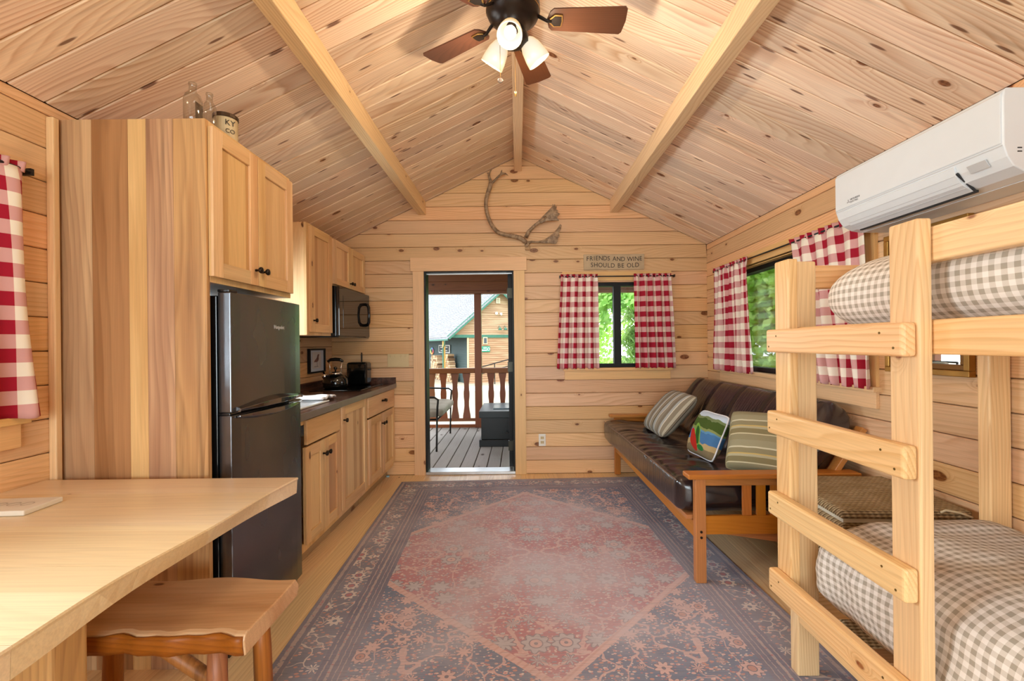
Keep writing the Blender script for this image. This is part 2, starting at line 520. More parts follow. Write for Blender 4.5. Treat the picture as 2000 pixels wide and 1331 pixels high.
def mk_right(mb, a, b, p, q): mb.box(XR + 0.02, XR + 0.16, a, b, p, q)
wr = slab_with_openings('wall_right', mk_right, YB - 0.16, YF + 0.13, -0.02, 2.244, [WIN2], 'pine board side wall with the wide window behind the bunk')
lines_r = [0.0] + [0.0748 + 0.1322 * k for k in range(20)]
board_rows(wr, frame((XR + 0.02, 0, 0), (0, -1, 0), (0, 0, 1)) , -YF, -YB, lines_r, 2.244, [(-WIN2[1], -WIN2[0], WIN2[2], WIN2[3])], WALL)

def mk_left(mb, a, b, p, q): mb.box(XL - 0.16, XL - 0.02, a, b, p, q)
wl = slab_with_openings('wall_left', mk_left, YB - 0.16, YF + 0.13, -0.02, 2.244, [WIN3, WIN4], 'pine board side wall behind the kitchen')
lines_l = [0.0] + [1.274 - 0.1322 * 9 + 0.1322 * k for k in range(20)]
board_rows(wl, frame((XL - 0.02, 0, 0), (0, 1, 0), (0, 0, 1)), YB, YF, lines_l, 2.244, [WIN3, WIN4], WALL)

def mk_back(mb, a, b, p, q): mb.box(a, b, YB - 0.13, YB, p, q)
wb = slab_with_openings('wall_back', mk_back, XL - 0.16, XR + 0.16, -0.02, 2.244, [WINB], 'unseen end wall opposite the door, its glazing added for light')
gm = MB().extrude([(XL - 0.16, 2.244), (XR + 0.16, 2.244), (RX, RZ + 0.08)], (0, YB, 0), (1, 0, 0), (0, 0, 1), 0.13)
build('gable', gm, SHEATH, wb)

# ------------------------------------------------------------------ ceiling: boards run from eave to ridge
SL = math.hypot(1, PITCH)
for side in (-1, 1):
    x_e = XL if side < 0 else XR
    d = Vector((-side, 0, PITCH)).normalized()
    e = Vector((x_e, 0, ceil_z(x_e))); length = abs(x_e - RX) * SL
    nd = Vector((side * PITCH, 0, 1)).normalized()
    b0 = e + nd * 0.02 - d * 0.2; b1 = Vector((RX, 0, RZ)) + nd * 0.02 + d * 0.02
    mb = MB().extrude([(0, 0), ((b1 - b0).length, 0), ((b1 - b0).length, 0.10), (0, 0.10)], (b0.x, (YB - 0.2), b0.z), d, nd, 0.0)
    mb = MB()
    for yy in (YB - 0.2, YF + 0.13):
        for p in (b0, b1, b1 + nd * 0.1, b0 + nd * 0.1): mb.v.append((p.x, yy, p.z))
    mb.f = [(0, 1, 2, 3), (7, 6, 5, 4), (0, 4, 5, 1), (1, 5, 6, 2), (2, 6, 7, 3), (3, 7, 4, 0)]
    ce = build('ceiling', mb, SHEATH, kind='structure', label='%s slope of the knotty pine cathedral ceiling' % ('left' if side < 0 else 'right'))
    y = 1.91 - 0.1335 * 34
    while y < YF - 0.01:
        w = min(0.1335, YF - y)
        if y > YB - 0.15:
            M = frame((e.x + nd.x * 0.02, y + w / 2, e.z + nd.z * 0.02), d, (0, 1, 0) if side > 0 else (0, -1, 0))
            # local z of the frame must look down into the room
            vboard('ceiling_board', M, 0, length, 0, length, w, 0.02, 0.0045, CEIL, ce)
        y += 0.1335
    # soffit boards of the porch, carried on beyond the wall
# beams
def beam(name, x0, x1, zb, label):
    mb = MB(); zt0, zt1 = ceil_z(x0) - 0.001, ceil_z(x1) - 0.001
    for yy in (YB, YF):
        for x, z in ((x0, zb), (x1, zb), (x1, zt1), (x0, zt0)): mb.v.append((x, yy, z))
    mb.f = [(3, 2, 1, 0), (4, 5, 6, 7), (0, 1, 5, 4), (1, 2, 6, 5), (2, 3, 7, 6), (3, 0, 4, 7)]
    return build(name, mb, BEAM, kind='structure', bevel=0.004, label=label)
beam('trim_1', -0.967, -0.892, 2.562, 'pine purlin beam on the left ceiling slope')
beam('trim_2', 0.925, 1.003, 2.566, 'pine purlin beam on the right ceiling slope')
beam('trim_3', RX - 0.037, RX + 0.037, 2.985, 'pine ridge beam carrying the ceiling fan')
build('trim_4', MB().box(XL, XL + 0.03, 1.775, 1.80, 0, 2.19), TRIM['Z'], kind='structure', bevel=0.004, label='slim corner strip between the left wall and the tall cabinet side')

# ------------------------------------------------------------------ door 1 (front door, open)
d1 = thing('door_1', 'open front door with pine casing and black frame leading to the porch', 'door', (-0.475, YF, 0), kind='structure')
build('casing', MB().box(DOOR[0] - 0.108, DOOR[0], YF - 0.02, YF, 0, DOOR[3]), TRIM['Z'], d1, bevel=0.002)
build('casing', MB().box(DOOR[1], DOOR[1] + 0.108, YF - 0.02, YF, 0, DOOR[3]), TRIM['Z'], d1, bevel=0.002)
build('header', MB().box(DOOR[0] - 0.13, DOOR[1] + 0.13, YF - 0.026, YF, DOOR[3], DOOR[3] + 0.135), TRIM['X'], d1, bevel=0.003)
jb = MB()
jb.box(DOOR[0], DOOR[0] + 0.016, YF, YF + 0.14, 0, DOOR[3]).box(DOOR[1] - 0.016, DOOR[1], YF, YF + 0.14, 0, DOOR[3]).box(DOOR[0] + 0.016, DOOR[1] - 0.016, YF, YF + 0.14, DOOR[3] - 0.012, DOOR[3])
build('jamb', jb, BLACK, d1)
build('head_weatherstrip', MB().box(DOOR[0] + 0.016, DOOR[1] - 0.016, YF + 0.05, YF + 0.07, DOOR[3] - 0.022, DOOR[3] - 0.013), STEEL, d1)
build('threshold', MB().box(DOOR[0], DOOR[1], YF - 0.012, YF + 0.15, 0.0, 0.028), STEEL, d1, bevel=0.004)
sl = build('door_slab', MB().box(DOOR[1] - 0.062, DOOR[1] - 0.018, YF + 0.15, YF + 1.02, 0.03, DOOR[3] - 0.01), BLACK, d1, bevel=0.003)
for hz in (0.25, 1.05, 1.8):
    build('hinge', MB().box(DOOR[1] - 0.07, DOOR[1] - 0.012, YF + 0.13, YF + 0.152, hz - 0.05, hz + 0.05), plain('hinge_brass_%d' % int(hz * 100), srgb(58, 56, 46), 0.4, metal=0.6), d1)

# ------------------------------------------------------------------ windows
def window(n, label, M, l0, l1, z0, z1, mull, apron=True, loc=(0, 0, 0), casing=True, deep=0.13):
    """window unit in wall coordinates: local x along wall, y up, z into the room"""
    w = thing('window_%d' % n, label, 'window', loc, kind='structure')
    OFF[w] = Vector((0, 0, 0)); w.matrix_world = M; 
    def bx(nm, a, b, p, q, c, d, mat, bev=0.0): return build(nm, MB().box(a, b, p, q, c, d), mat, w, bevel=bev)
    f = 0.035
    bx('frame', l0, l0 + f, z0, z1, -deep, -0.05, BLACK); bx('frame', l1 - f, l1, z0, z1, -deep, -0.05, BLACK)
    bx('frame', l0, l1, z1 - f, z1, -deep, -0.05, BLACK); bx('frame', l0, l1, z0, z0 + f, -deep, -0.05, BLACK)
    for m in mull: bx('mullion', m - 0.035, m + 0.035, z0 + f, z1 - f, -deep + 0.01, -0.055, BLACK)
    cuts = [l0 + f] + sorted(mull) + [l1 - f]
    for a, b in zip(cuts, cuts[1:]): bx('pane', a, b, z0 + f, z1 - f, -0.1, -0.095, GLASS)
    # pine lining of the opening
    ax = 'X'
    bx('lining', l0, l1, z1, z1 + 0.012, -0.05, 0.0, TRIM[ax]); bx('lining', l0 - 0.012, l0, z0, z1, -0.05, 0.0, TRIM['Y']); bx('lining', l1, l1 + 0.012, z0, z1, -0.05, 0.0, TRIM['Y'])
    if casing:
        bx('casing', l0 - 0.1, l0 - 0.012, z0, z1 + 0.012, 0.0, 0.018, TRIM['Y']); bx('casing', l1 + 0.012, l1 + 0.1, z0, z1 + 0.012, 0.0, 0.018, TRIM['Y'])
        bx('header', l0 - 0.115, l1 + 0.115, z1 + 0.012, z1 + 0.1, 0.0, 0.02, TRIM['X'])
        bx('sill', l0 - 0.115, l1 + 0.115, z0 - 0.028, z0, -0.05, 0.045, TRIM['X'], 0.004)
        if apron: bx('apron', l0 - 0.1, l1 + 0.1, z0 - 0.115, z0 - 0.028, 0.0, 0.02, TRIM['X'], 0.002)
    return w
window(1, 'black sliding window in the end wall between red gingham curtains', frame((0, YF, 0), (1, 0, 0), (0, 0, 1)), *WIN1, [1.0])
window(2, 'wide black window in the right wall above the futon', frame((XR, 0, 0), (0, -1, 0), (0, 0, 1)), -WIN2[1], -WIN2[0], WIN2[2], WIN2[3], [-3.25])
window(3, 'window in the left wall beside the table behind a gingham curtain', frame((XL, 0, 0), (0, 1, 0), (0, 0, 1)), *WIN3, [1.0])
window(4, 'small window over the kitchen sink hidden beyond the fridge', frame((XL, 0, 0), (0, 1, 0), (0, 0, 1)), *WIN4, [], casing=False)
window(5, 'unseen glazing added behind the camera to let light in', frame((0, YB, 0), (-1, 0, 0), (0, 0, 1)), *WINB, [-0.53, 0.53], casing=False, deep=0.13)
# ------------------------------------------------------------------ kitchen
HICK = {a: wood('hickory_' + a, a, srgb(230, 192, 142), srgb(196, 146, 98), knot=0.1, knot_col=srgb(92, 52, 30), ring=0.35, ringf=45, tint=0.14, rough=0.4, ksize=0.75, alt=srgb(206, 160, 112)) for a in 'XYZ'}
HPAN = wood('hickory_panel', 'Z', srgb(230, 192, 142), srgb(198, 150, 102), knot=0.1, knot_col=srgb(92, 52, 30), ring=0.3, ringf=45, tint=0.1, rough=0.4, ksize=0.75, stave=0.062, stave_col=srgb(176, 122, 78))
HDARK = wood('hickory_heartwood', 'Z', srgb(184, 138, 100), srgb(128, 88, 60), knot=0.1, knot_col=srgb(70, 36, 20), ring=0.9, ringf=30, tint=0.1, rough=0.4, alt=srgb(150, 104, 70))
HMID = wood('hickory_mixed', 'Z', srgb(210, 168, 124), srgb(142, 100, 70), knot=0.14, knot_col=srgb(60, 34, 22), ring=0.9, ringf=34, tint=0.08, rough=0.4, alt=srgb(170, 124, 88), stain=0.6, stain_col=srgb(112, 78, 56))
BRONZE = plain('oil_rubbed_bronze', srgb(46, 38, 32), 0.35, metal=0.8)

def knob(parent, x, y, z):
    build('knob', MB().lathe([(0.006, 0), (0.005, 0.014), (0.011, 0.018), (0.0155, 0.024), (0.014, 0.031), (0.006, 0.034), (0, 0.034)], (x, y, z), 14, (1, 0, 0)), BRONZE, parent, smooth=True)

def shaker(parent, xf, y0, y1, z0, z1, st=0.055, knob_at=None):
    """frame-and-panel door whose face looks along +x at xf"""
    t = 0.02
    d = build('door', MB().box(xf - t + 0.0005, xf - 0.011, y0 + 0.001, y1 - 0.001, z0 + 0.001, z1 - 0.001), HPAN, parent)
    for a, b in ((y0, y0 + st), (y1 - st, y1)):
        build('stile', MB().box(xf - 0.011, xf, a, b, z0, z1), HICK['Z'], d, bevel=0.0018)
    for a, b in ((z0, z0 + st), (z1 - st, z1)):
        build('rail', MB().box(xf - 0.011, xf - 0.0004, y0 + st, y1 - st, a, b), HICK['Y'], d, bevel=0.0015)
    if knob_at: knob(d, xf, *knob_at)
    return d

# tall fridge enclosure: glued-up side of five planks + cabinet above the fridge
PY = 1.813
enc = thing('fridge_cabinet', 'tall hickory cabinet enclosing the fridge, with a wide plank side', 'cabinet', ((XL - 1.236) / 2, 2.15, 0))
bounds = [XL + 0.004, -1.690, -1.545, -1.473, -1.365, -1.236]
mats = [HMID, HDARK, HICK['Z'], HMID, HMID]
for a, b, m in zip(bounds, bounds[1:], mats):
    build('side_plank', MB().box(a + 0.0004, b - 0.0004, PY, PY + 0.02, 0.0, 2.195), m, enc)
cb = MB()
cb.box(XL + 0.004, -1.256, PY + 0.021, 2.483, 1.545, 1.565).box(XL + 0.004, -1.256, PY + 0.021, 2.483, 2.175, 2.195).box(XL + 0.004, -1.256, 2.463, 2.483, 1.565, 2.175)
build('carcass', cb, HICK['Z'], enc)
build('face_frame', MB().box(-1.256, -1.236, PY + 0.021, PY + 0.06, 1.545, 2.195).box(-1.256, -1.236, 2.443, 2.483, 1.545, 2.195).box(-1.256, -1.236, PY + 0.06, 2.443, 1.545, 1.59).box(-1.256, -1.236, PY + 0.06, 2.443, 2.15, 2.195), HICK['Z'], enc, bevel=0.001)
shaker(enc, -1.215, PY + 0.012, 2.143, 1.568, 2.172, 0.062, (2.118, 1.638))
shaker(enc, -1.215, 2.147, 2.474, 1.568, 2.172, 0.062, (2.175, 1.638))

# upper cabinets
uc = thing('wall_cabinet', 'single door hickory wall cabinet between the fridge and the microwave', 'cabinet', (-1.67, 3.48, 1.36))
build('carcass', MB().box(XL + 0.004, -1.53, 3.27, 3.69, 1.362, 2.177), HICK['Z'], uc, bevel=0.001)
build('face_frame', MB().box(-1.53, -1.512, 3.27, 3.69, 1.362, 2.177), HICK['Z'], uc, bevel=0.001)
shaker(uc, -1.492, 3.305, 3.675, 1.385, 2.16, 0.06, (3.335, 1.47))
uc = thing('wall_cabinet', 'two door hickory cabinet above the microwave', 'cabinet', (-1.67, 4.08, 1.765))
build('carcass', MB().box(XL + 0.004, -1.53, 3.692, 4.486, 1.778, 2.172), HICK['Z'], uc, bevel=0.001)
build('face_frame', MB().box(-1.53, -1.512, 3.692, 4.486, 1.778, 2.172), HICK['Y'], uc, bevel=0.001)
shaker(uc, -1.492, 3.722, 4.093, 1.79, 2.16, 0.055, (4.068, 1.835))
shaker(uc, -1.492, 4.097, 4.47, 1.79, 2.16, 0.055, (4.122, 1.835))

# microwave
MWB = plain('microwave_black', srgb(14, 14, 16), 0.12, 0.6)
MWG = plain('microwave_door_glass', srgb(38, 32, 28), 0.04, 0.9, metal=0.35, var=0.02)
mw = thing('microwave', 'black over-range microwave with a loop door handle', 'microwave', (-1.64, 4.07, 1.352))
build('body', MB().box(XL + 0.004, -1.475, 3.697, 4.452, 1.36, 1.772), MWB, mw, bevel=0.004)
build('vent_panel', MB().box(-1.80, -1.455, 3.70, 4.45, 1.352, 1.36), MWB, mw)
build('door', MB().box(-1.474, -1.446, 3.70, 4.45, 1.362, 1.77), MWG, mw, bevel=0.006)
build('door_window', MB().box(-1.4465, -1.4445, 3.78, 4.16, 1.43, 1.70), plain('microwave_window', srgb(24, 21, 19), 0.03, 0.9, metal=0.3), mw, bevel=0.0008)
hd = MB().tube([(-1.444, 4.30, 1.47), (-1.415, 4.30, 1.475), (-1.40, 4.29, 1.50), (-1.395, 4.285, 1.57), (-1.40, 4.29, 1.64), (-1.415, 4.30, 1.665), (-1.444, 4.30, 1.67)], [0.014, 0.016, 0.014, 0.012, 0.014, 0.016, 0.014], 10)
build('handle', hd, MWB, mw, smooth=True)

# base cabinets
XB = -1.235
def base(y0, y1, label):
    t = thing('base_cabinet', label, 'cabinet', (-1.53, (y0 + y1) / 2, 0))
    xb_ = XB - 0.0185; ya, yb = y0 + 0.0008, y1 - 0.0008
    build('side_panel', MB().box(XL + 0.004, xb_, ya, ya + 0.016, 0.1, 0.862), HICK['Z'], t)
    build('side_panel', MB().box(XL + 0.004, xb_, yb - 0.016, yb, 0.1, 0.862), HICK['Z'], t)
    build('bottom_panel', MB().box(XL + 0.004, xb_, ya + 0.016, yb - 0.016, 0.1, 0.116), HICK['Y'], t)
    build('back_panel', MB().box(XL + 0.004, XL + 0.01, ya + 0.016, yb - 0.016, 0.116, 0.862), HICK['Z'], t)
    build('toe_kick', MB().box(XL + 0.004, XB - 0.06, y0 + 0.0008, y1 - 0.0008, 0.0, 0.0995), wood('toe_board_%d' % int(y0 * 100), 'Y', srgb(176, 148, 112), srgb(140, 108, 74), knot=0.3, ring=0.3), t)
    ff = MB().box(XB - 0.018, XB, y0 + 0.001, y0 + 0.04, 0.1, 0.862).box(XB - 0.018, XB, y1 - 0.04, y1 - 0.001, 0.1, 0.862).box(XB - 0.018, XB, y0 + 0.04, y1 - 0.04, 0.1, 0.15).box(XB - 0.018, XB, y0 + 0.04, y1 - 0.04, 0.83, 0.862)
    build('face_frame', ff, HICK['Z'], t, bevel=0.001)
    return t
XD = XB + 0.02
def drawer(t, y0, y1, z0, z1, pull=None):
    d = build('drawer', MB().box(XB + 0.0005, XD, y0, y1, z0, z1), HICK['Y'], t, bevel=0.003)
    if pull:
        m = MB().tube([(XD, pull - 0.045, z0 + 0.1), (XD + 0.02, pull - 0.04, z0 + 0.1), (XD + 0.027, pull - 0.02, z0 + 0.095), (XD + 0.028, pull, z0 + 0.093), (XD + 0.027, pull + 0.02, z0 + 0.095), (XD + 0.02, pull + 0.04, z0 + 0.1), (XD, pull + 0.045, z0 + 0.1)], [0.009, 0.008, 0.007, 0.011, 0.007, 0.008, 0.009], 8)
        build('pull', m, BRONZE, d, smooth=True)
    return d
b1 = base(2.50, 3.115, 'hickory sink base cabinet beside the fridge, false drawer over two doors')
drawer(b1, 2.615, 3.10, 0.712, 0.868 - 0.012)
shaker(b1, XD, 2.60, 2.852, 0.143, 0.70, 0.058, (2.828, 0.615))
shaker(b1, XD, 2.856, 3.10, 0.143, 0.70, 0.058, (2.882, 0.615))
b2 = base(3.117, 3.665, 'hickory base cabinet with one tall door, middle of the row')
shaker(b2, XD, 3.135, 3.655, 0.143, 0.862, 0.062, (3.165, 0.765))
b3 = base(3.667, 4.475, 'hickory base cabinet with a drawer over two doors by the end wall')
drawer(b3, 3.69, 4.46, 0.69, 0.856, 4.1)
shaker(b3, XD, 3.70, 4.078, 0.143, 0.678, 0.062, (4.05, 0.59))
shaker(b3, XD, 4.082, 4.46, 0.143, 0.678, 0.062, (4.11, 0.59))

# countertop with a hole for the sink
def counter_mat():
    t = NT('walnut_laminate')
    x, y, z = t.xyz(t.obj())
    P = t.comb(t.math('MULTIPLY', y, 1.0), x, z)
    st = t.noise(t.vmath('MULTIPLY', P, (1.0, 26.0, 26.0)), 1.0, 4.0, 0.6)
    idx = t.math('FLOOR', t.math('DIVIDE', x, 0.09))
    w = t.node('ShaderNodeTexWhiteNoise', noise_dimensions='1D'); t.put(w.inputs['W'], idx)
    col = t.mix(t.sstep(st, 0.3, 0.7), srgb(62, 42, 36), srgb(112, 78, 64))
    col = t.mix(t.math('MULTIPLY', w.outputs['Value'], 0.4), col, srgb(84, 66, 60))
    return t.fin(col, 0.22, 0.5)
COUNTER = counter_mat()
SK = (-1.735, -1.30, 2.56, 3.07)
ct = thing('countertop', 'dark walnut look laminate countertop along the left wall', 'countertop', (-1.52, 3.48, 0.865))
mb = MB().box(XL + 0.003, SK[0], 2.485, 4.488, 0.865, 0.905).box(SK[1], -1.205, 2.485, 4.488, 0.865, 0.905).box(SK[0], SK[1], 2.485, SK[2], 0.865, 0.905).box(SK[0], SK[1], SK[3], 4.488, 0.865, 0.905)
build('slab', mb, COUNTER, ct)
build('front_edge', MB().box(-1.205, -1.1995, 2.485, 4.488, 0.865, 0.9052), plain('laminate_edge', srgb(122, 112, 106), 0.3), ct)
build('backsplash', MB().box(XL + 0.003, XL + 0.022, 2.485, 4.488, 0.905, 0.965), COUNTER, ct)
build('backsplash', MB().box(XL + 0.022, -1.202, 4.469, 4.488, 0.905, 0.965), COUNTER, ct)
# sink
SINKW = plain('sink_enamel', srgb(226, 228, 230), 0.12, 0.6, var=0.01)
sk = thing('kitchen_sink', 'white drop-in kitchen sink in the counter next to the fridge', 'sink', (-1.52, 2.87, 0.72))
a, b, c_, d_ = SK
rim = MB().box(a - 0.02, b + 0.02, c_ - 0.02, c_ + 0.03, 0.9055, 0.916).box(a - 0.02, b + 0.02, d_ - 0.03, d_ + 0.02, 0.9055, 0.916).box(a - 0.02, a + 0.07, c_ + 0.03, d_ - 0.03, 0.9055, 0.916).box(b - 0.025, b + 0.02, c_ + 0.03, d_ - 0.03, 0.9055, 0.916)
build('rim', rim, SINKW, sk, bevel=0.004)
bowl = MB().box(a + 0.07, a + 0.074, c_ + 0.03, d_ - 0.03, 0.73, 0.906).box(b - 0.029, b - 0.025, c_ + 0.03, d_ - 0.03, 0.73, 0.906).box(a + 0.074, b - 0.029, c_ + 0.03, c_ + 0.034, 0.73, 0.906).box(a + 0.074, b - 0.029, d_ - 0.034, d_ - 0.03, 0.73, 0.906).box(a + 0.074, b - 0.029, c_ + 0.034, d_ - 0.034, 0.726, 0.73)
build('bowl', bowl, SINKW, sk)
fa = MB().tube([(a + 0.03, 2.87, 0.916), (a + 0.03, 2.87, 1.06), (a + 0.05, 2.87, 1.10), (a + 0.12, 2.87, 1.12), (a + 0.19, 2.87, 1.09), (a + 0.2, 2.87, 1.06)], 0.011, 10)
build('faucet', fa, STEEL, sk, smooth=True)
# folded dish towel on the sink's far rim
tw = MB()
def towel(u, v):
    x = -1.70 + 0.40 * u; y = 3.03 + 0.22 * v
    return (x, y, 0.928 + 0.006 * math.sin(v * 17 + u * 3) * math.sin(u * 5) + 0.012 * math.exp(-((v - 0.5) * 5) ** 2) * (0.6 + 0.4 * math.sin(u * 9)))
tw.grid(24, 20, towel)
build('dish_towel', tw, plain('white_cotton', srgb(236, 238, 242), 0.9, 0.1), smooth=True, solid=0.009, label='folded white dish towel lying at the far side of the sink', cat='towel')
# glass-top cooktop
build('cooktop', MB().box(-1.73, -1.30, 3.76, 4.38, 0.906, 0.914), plain('black_ceramic_glass', srgb(12, 12, 13), 0.06, 0.6), bevel=0.003, label='flat black cooktop set on the counter under the microwave', cat='cooktop')
# kettle
ENAM = plain('black_enamel', srgb(10, 12, 12), 0.08, 0.7)
CHROME = plain('chrome', srgb(225, 222, 218), 0.12, metal=1.0, var=0.02)
kx, ky, kz = -1.575, 3.93, 0.915
kt = thing('kettle', 'shiny black stovetop kettle with chrome collar and raised handle', 'kettle', (kx, ky, kz))
build('body', MB().lathe([(0.0, 0), (0.09, 0.0), (0.102, 0.02), (0.105, 0.05), (0.098, 0.085), (0.078, 0.112), (0.05, 0.124), (0, 0.127)], (kx, ky, kz), 28), ENAM, kt, smooth=True)
build('collar', MB().lathe([(0.052, 0.12), (0.055, 0.132), (0.046, 0.141), (0.03, 0.145), (0, 0.146)], (kx, ky, kz), 24), CHROME, kt, smooth=True)
build('lid_knob', MB().lathe([(0.006, 0.145), (0.007, 0.16), (0.016, 0.17), (0.014, 0.184), (0, 0.188)], (kx, ky, kz), 14), ENAM, kt, smooth=True)
for s in (-1, 1):
    build('handle_arm', MB().tube([(kx + s * 0.05, ky, kz + 0.135), (kx + s * 0.048, ky, kz + 0.18), (kx + s * 0.056, ky, kz + 0.235)], 0.0045, 8), CHROME, kt, smooth=True)
build('handle', MB().tube([(kx - 0.068, ky, kz + 0.232), (kx - 0.04, ky, kz + 0.247), (kx, ky, kz + 0.251), (kx + 0.04, ky, kz + 0.247), (kx + 0.068, ky, kz + 0.232)], [0.009, 0.014, 0.015, 0.014, 0.009], 10), ENAM, kt, smooth=True)
build('spout', MB().tube([(kx - 0.075, ky - 0.01, kz + 0.085), (kx - 0.098, ky - 0.01, kz + 0.115), (kx - 0.108, ky - 0.01, kz + 0.14)], [0.026, 0.02, 0.016], 12), CHROME, kt, smooth=True)
# black toaster behind the kettle + spatula
tx, ty = -1.50, 4.30
ts = thing('toaster', 'black box-shaped toaster standing behind the kettle', 'toaster', (tx, ty, 0.905))
build('shell', MB().box(tx - 0.095, tx + 0.095, ty - 0.07, ty + 0.07, 0.916, 1.125), ENAM, ts, bevel=0.02, seg=4)
build('slot', MB().box(tx - 0.07, tx + 0.07, ty - 0.03, ty - 0.012, 1.1205, 1.1262), BLACKM, ts)
build('slot', MB().box(tx - 0.07, tx + 0.07, ty + 0.012, ty + 0.03, 1.1205, 1.1262), BLACKM, ts)
build('lever', MB().box(tx + 0.095, tx + 0.112, ty - 0.015, ty + 0.015, 1.05, 1.062), BLACKM, ts)
sp = thing('spatula', 'black spatula standing upright behind the toaster', 'spatula', (-1.515, 4.42, 0.905))
build('blade', MB().box(-1.56, -1.47, 4.415, 4.419, 0.9055, 1.0), BLACKM, sp, bevel=0.001)
build('handle', MB().tube([(-1.515, 4.417, 1.0), (-1.515, 4.417, 1.1), (-1.515, 4.417, 1.19), (-1.515, 4.417, 1.215)], [0.008, 0.011, 0.014, 0.009], 8, flat=0.5), BLACKM, sp, smooth=True)
# framed bird print on the left wall
fp = thing('framed_picture', 'small black framed bird print on the wall over the counter', 'picture', (XL + 0.012, 4.12, 1.07))
y0, y1, z0, z1 = 3.96, 4.285, 1.04, 1.258
fr = MB().box(XL + 0.001, XL + 0.026, y0, y0 + 0.018, z0, z1).box(XL + 0.001, XL + 0.026, y1 - 0.018, y1, z0, z1).box(XL + 0.001, XL + 0.026, y0 + 0.018, y1 - 0.018, z0, z0 + 0.014).box(XL + 0.001, XL + 0.026, y0 + 0.018, y1 - 0.018, z1 - 0.014, z1)
build('frame', fr, BLACK, fp, bevel=0.0015)
mt = build('mat_board', MB().box(XL + 0.002, XL + 0.012, y0 + 0.018, y1 - 0.018, z0 + 0.014, z1 - 0.014), plain('mat_board', srgb(206, 212, 222), 0.8, var=0.02), fp)
pr = build('print', MB().box(XL + 0.012, XL + 0.0135, y0 + 0.075, y1 - 0.075, z0 + 0.04, z1 - 0.03), plain('print_paper', srgb(214, 206, 202), 0.8, var=0.05), fp)
bird = [(-0.045, -0.02), (-0.03, 0.0), (-0.012, 0.012), (0.004, 0.028), (0.01, 0.048), (0.022, 0.06), (0.034, 0.056), (0.044, 0.05), (0.034, 0.046), (0.03, 0.03), (0.03, 0.008), (0.02, -0.012), (0.0, -0.02)]
build('bird_figure', MB().extrude([(p * 1.3, q * 0.9) for p, q in bird], (XL + 0.0136, 4.12, 1.155), (0, 1, 0), (0, 0, 1), 0.0006), plain('bird_ink', srgb(122, 84, 74), 0.8, var=0.3), pr)
build('bird_leg', MB().obox((XL + 0.0139, 4.125, 1.138), (XL + 0.0139, 4.128, 1.10), 0.003, 0.0006), plain('leg_ink', srgb(90, 80, 76), 0.8), pr)
build('ground_stroke', MB().box(XL + 0.0136, XL + 0.0142, 4.07, 4.15, 1.095, 1.10), plain('ground_ink', srgb(128, 122, 120), 0.8), pr)

# switch plate and outlet on the end wall
IV = plain('ivory_plastic', srgb(212, 192, 146), 0.4, var=0.02)
s0, s1 = at_y(757, 692, YF), at_y(799, 717, YF)
sw = thing('light_switch', 'ivory four-gang light switch plate beside the door', 'switch', ((s0.x + s1.x) / 2, YF, s1.z))
build('plate', MB().box(s0.x, s1.x, YF - 0.007, YF - 0.0005, s1.z, s0.z), IV, sw, bevel=0.003)
for k in range(4):
    cx = s0.x + (s1.x - s0.x) * (k + 0.5) / 4
    build('toggle', MB().box(cx - 0.005, cx + 0.005, YF - 0.018, YF - 0.007, 1.165, 1.187), IV, sw, bevel=0.002)
o0, o1 = at_y(1052, 848, YF), at_y(1066, 871.5, YF)
ol = thing('wall_outlet', 'white double wall outlet low on the end wall', 'outlet', ((o0.x + o1.x) / 2, YF, o1.z))
WH = plain('white_plastic', srgb(236, 232, 222), 0.4, var=0.02)
build('plate', MB().box(o0.x, o1.x, YF - 0.007, YF - 0.0005, o1.z, o0.z), WH, ol, bevel=0.003)
zc = (o0.z + o1.z) / 2; xc = (o0.x + o1.x) / 2
for s in (-1, 1):
    r = build('receptacle', MB().box(xc - 0.017, xc + 0.017, YF - 0.0095, YF - 0.007, zc + s * 0.022 - 0.014, zc + s * 0.022 + 0.014), IV, ol, bevel=0.002)
    for q in (-1, 1):
        build('slot', MB().box(xc + q * 0.007 - 0.0015, xc + q * 0.007 + 0.0015, YF - 0.0099, YF - 0.0094, zc + s * 0.022 - 0.004, zc + s * 0.022 + 0.006), BLACK, r)

# ------------------------------------------------------------------ fridge
def fridge_mat():
    t = NT('black_steel')
    n1 = t.noise(t.vmath('MULTIPLY', t.obj(), (3, 3, 1.2)), 2.0, 2.0)
    return t.fin(srgb(112, 112, 116), t.sstep(n1, 0.3, 0.7, 0.2, 0.28), 0.6, 0.9)
FRB = fridge_mat()
FRG = plain('fridge_gloss_black', srgb(22, 22, 24), 0.18, 0.6)
f0, f1, fx = 1.865, 2.46, -1.17
fg = thing('refrigerator', 'glossy black top-freezer refrigerator with curved handles', 'refrigerator', (-1.5, 2.16, 0))
build('body', MB().box(XL + 0.03, fx - 0.065, f0 + 0.004, f1 - 0.004, 0.03, 1.495), FRG, fg, bevel=0.004)
def fdoor(name, z0, z1):
    # slightly bowed door front
    mb = MB(); N = 10
    for z in (z0, z1):
        for i in range(N + 1):
            k = i / N; mb.v.append((fx - 0.006 + 0.006 * (1 - (2 * k - 1) ** 4), f0 + (f1 - f0) * k, z))
        mb.v.append((fx - 0.058, f1, z)); mb.v.append((fx - 0.058, f0, z))
    m = N + 3
    mb.f.append(tuple(range(m))[::-1]); mb.f.append(tuple(range(m, 2 * m)))
    for i in range(m): j = (i + 1) % m; mb.f.append((i, j, m + j, m + i))
    return build(name, mb, FRB, fg, bevel=0.004)
d_up = fdoor('freezer_door', 1.012, 1.508)
d_lo = fdoor('fridge_door', 0.05, 1.0)
build('base_grille', MB().box(fx - 0.05, fx - 0.03, f0 + 0.01, f1 - 0.01, 0.0, 0.045), FRG, fg)
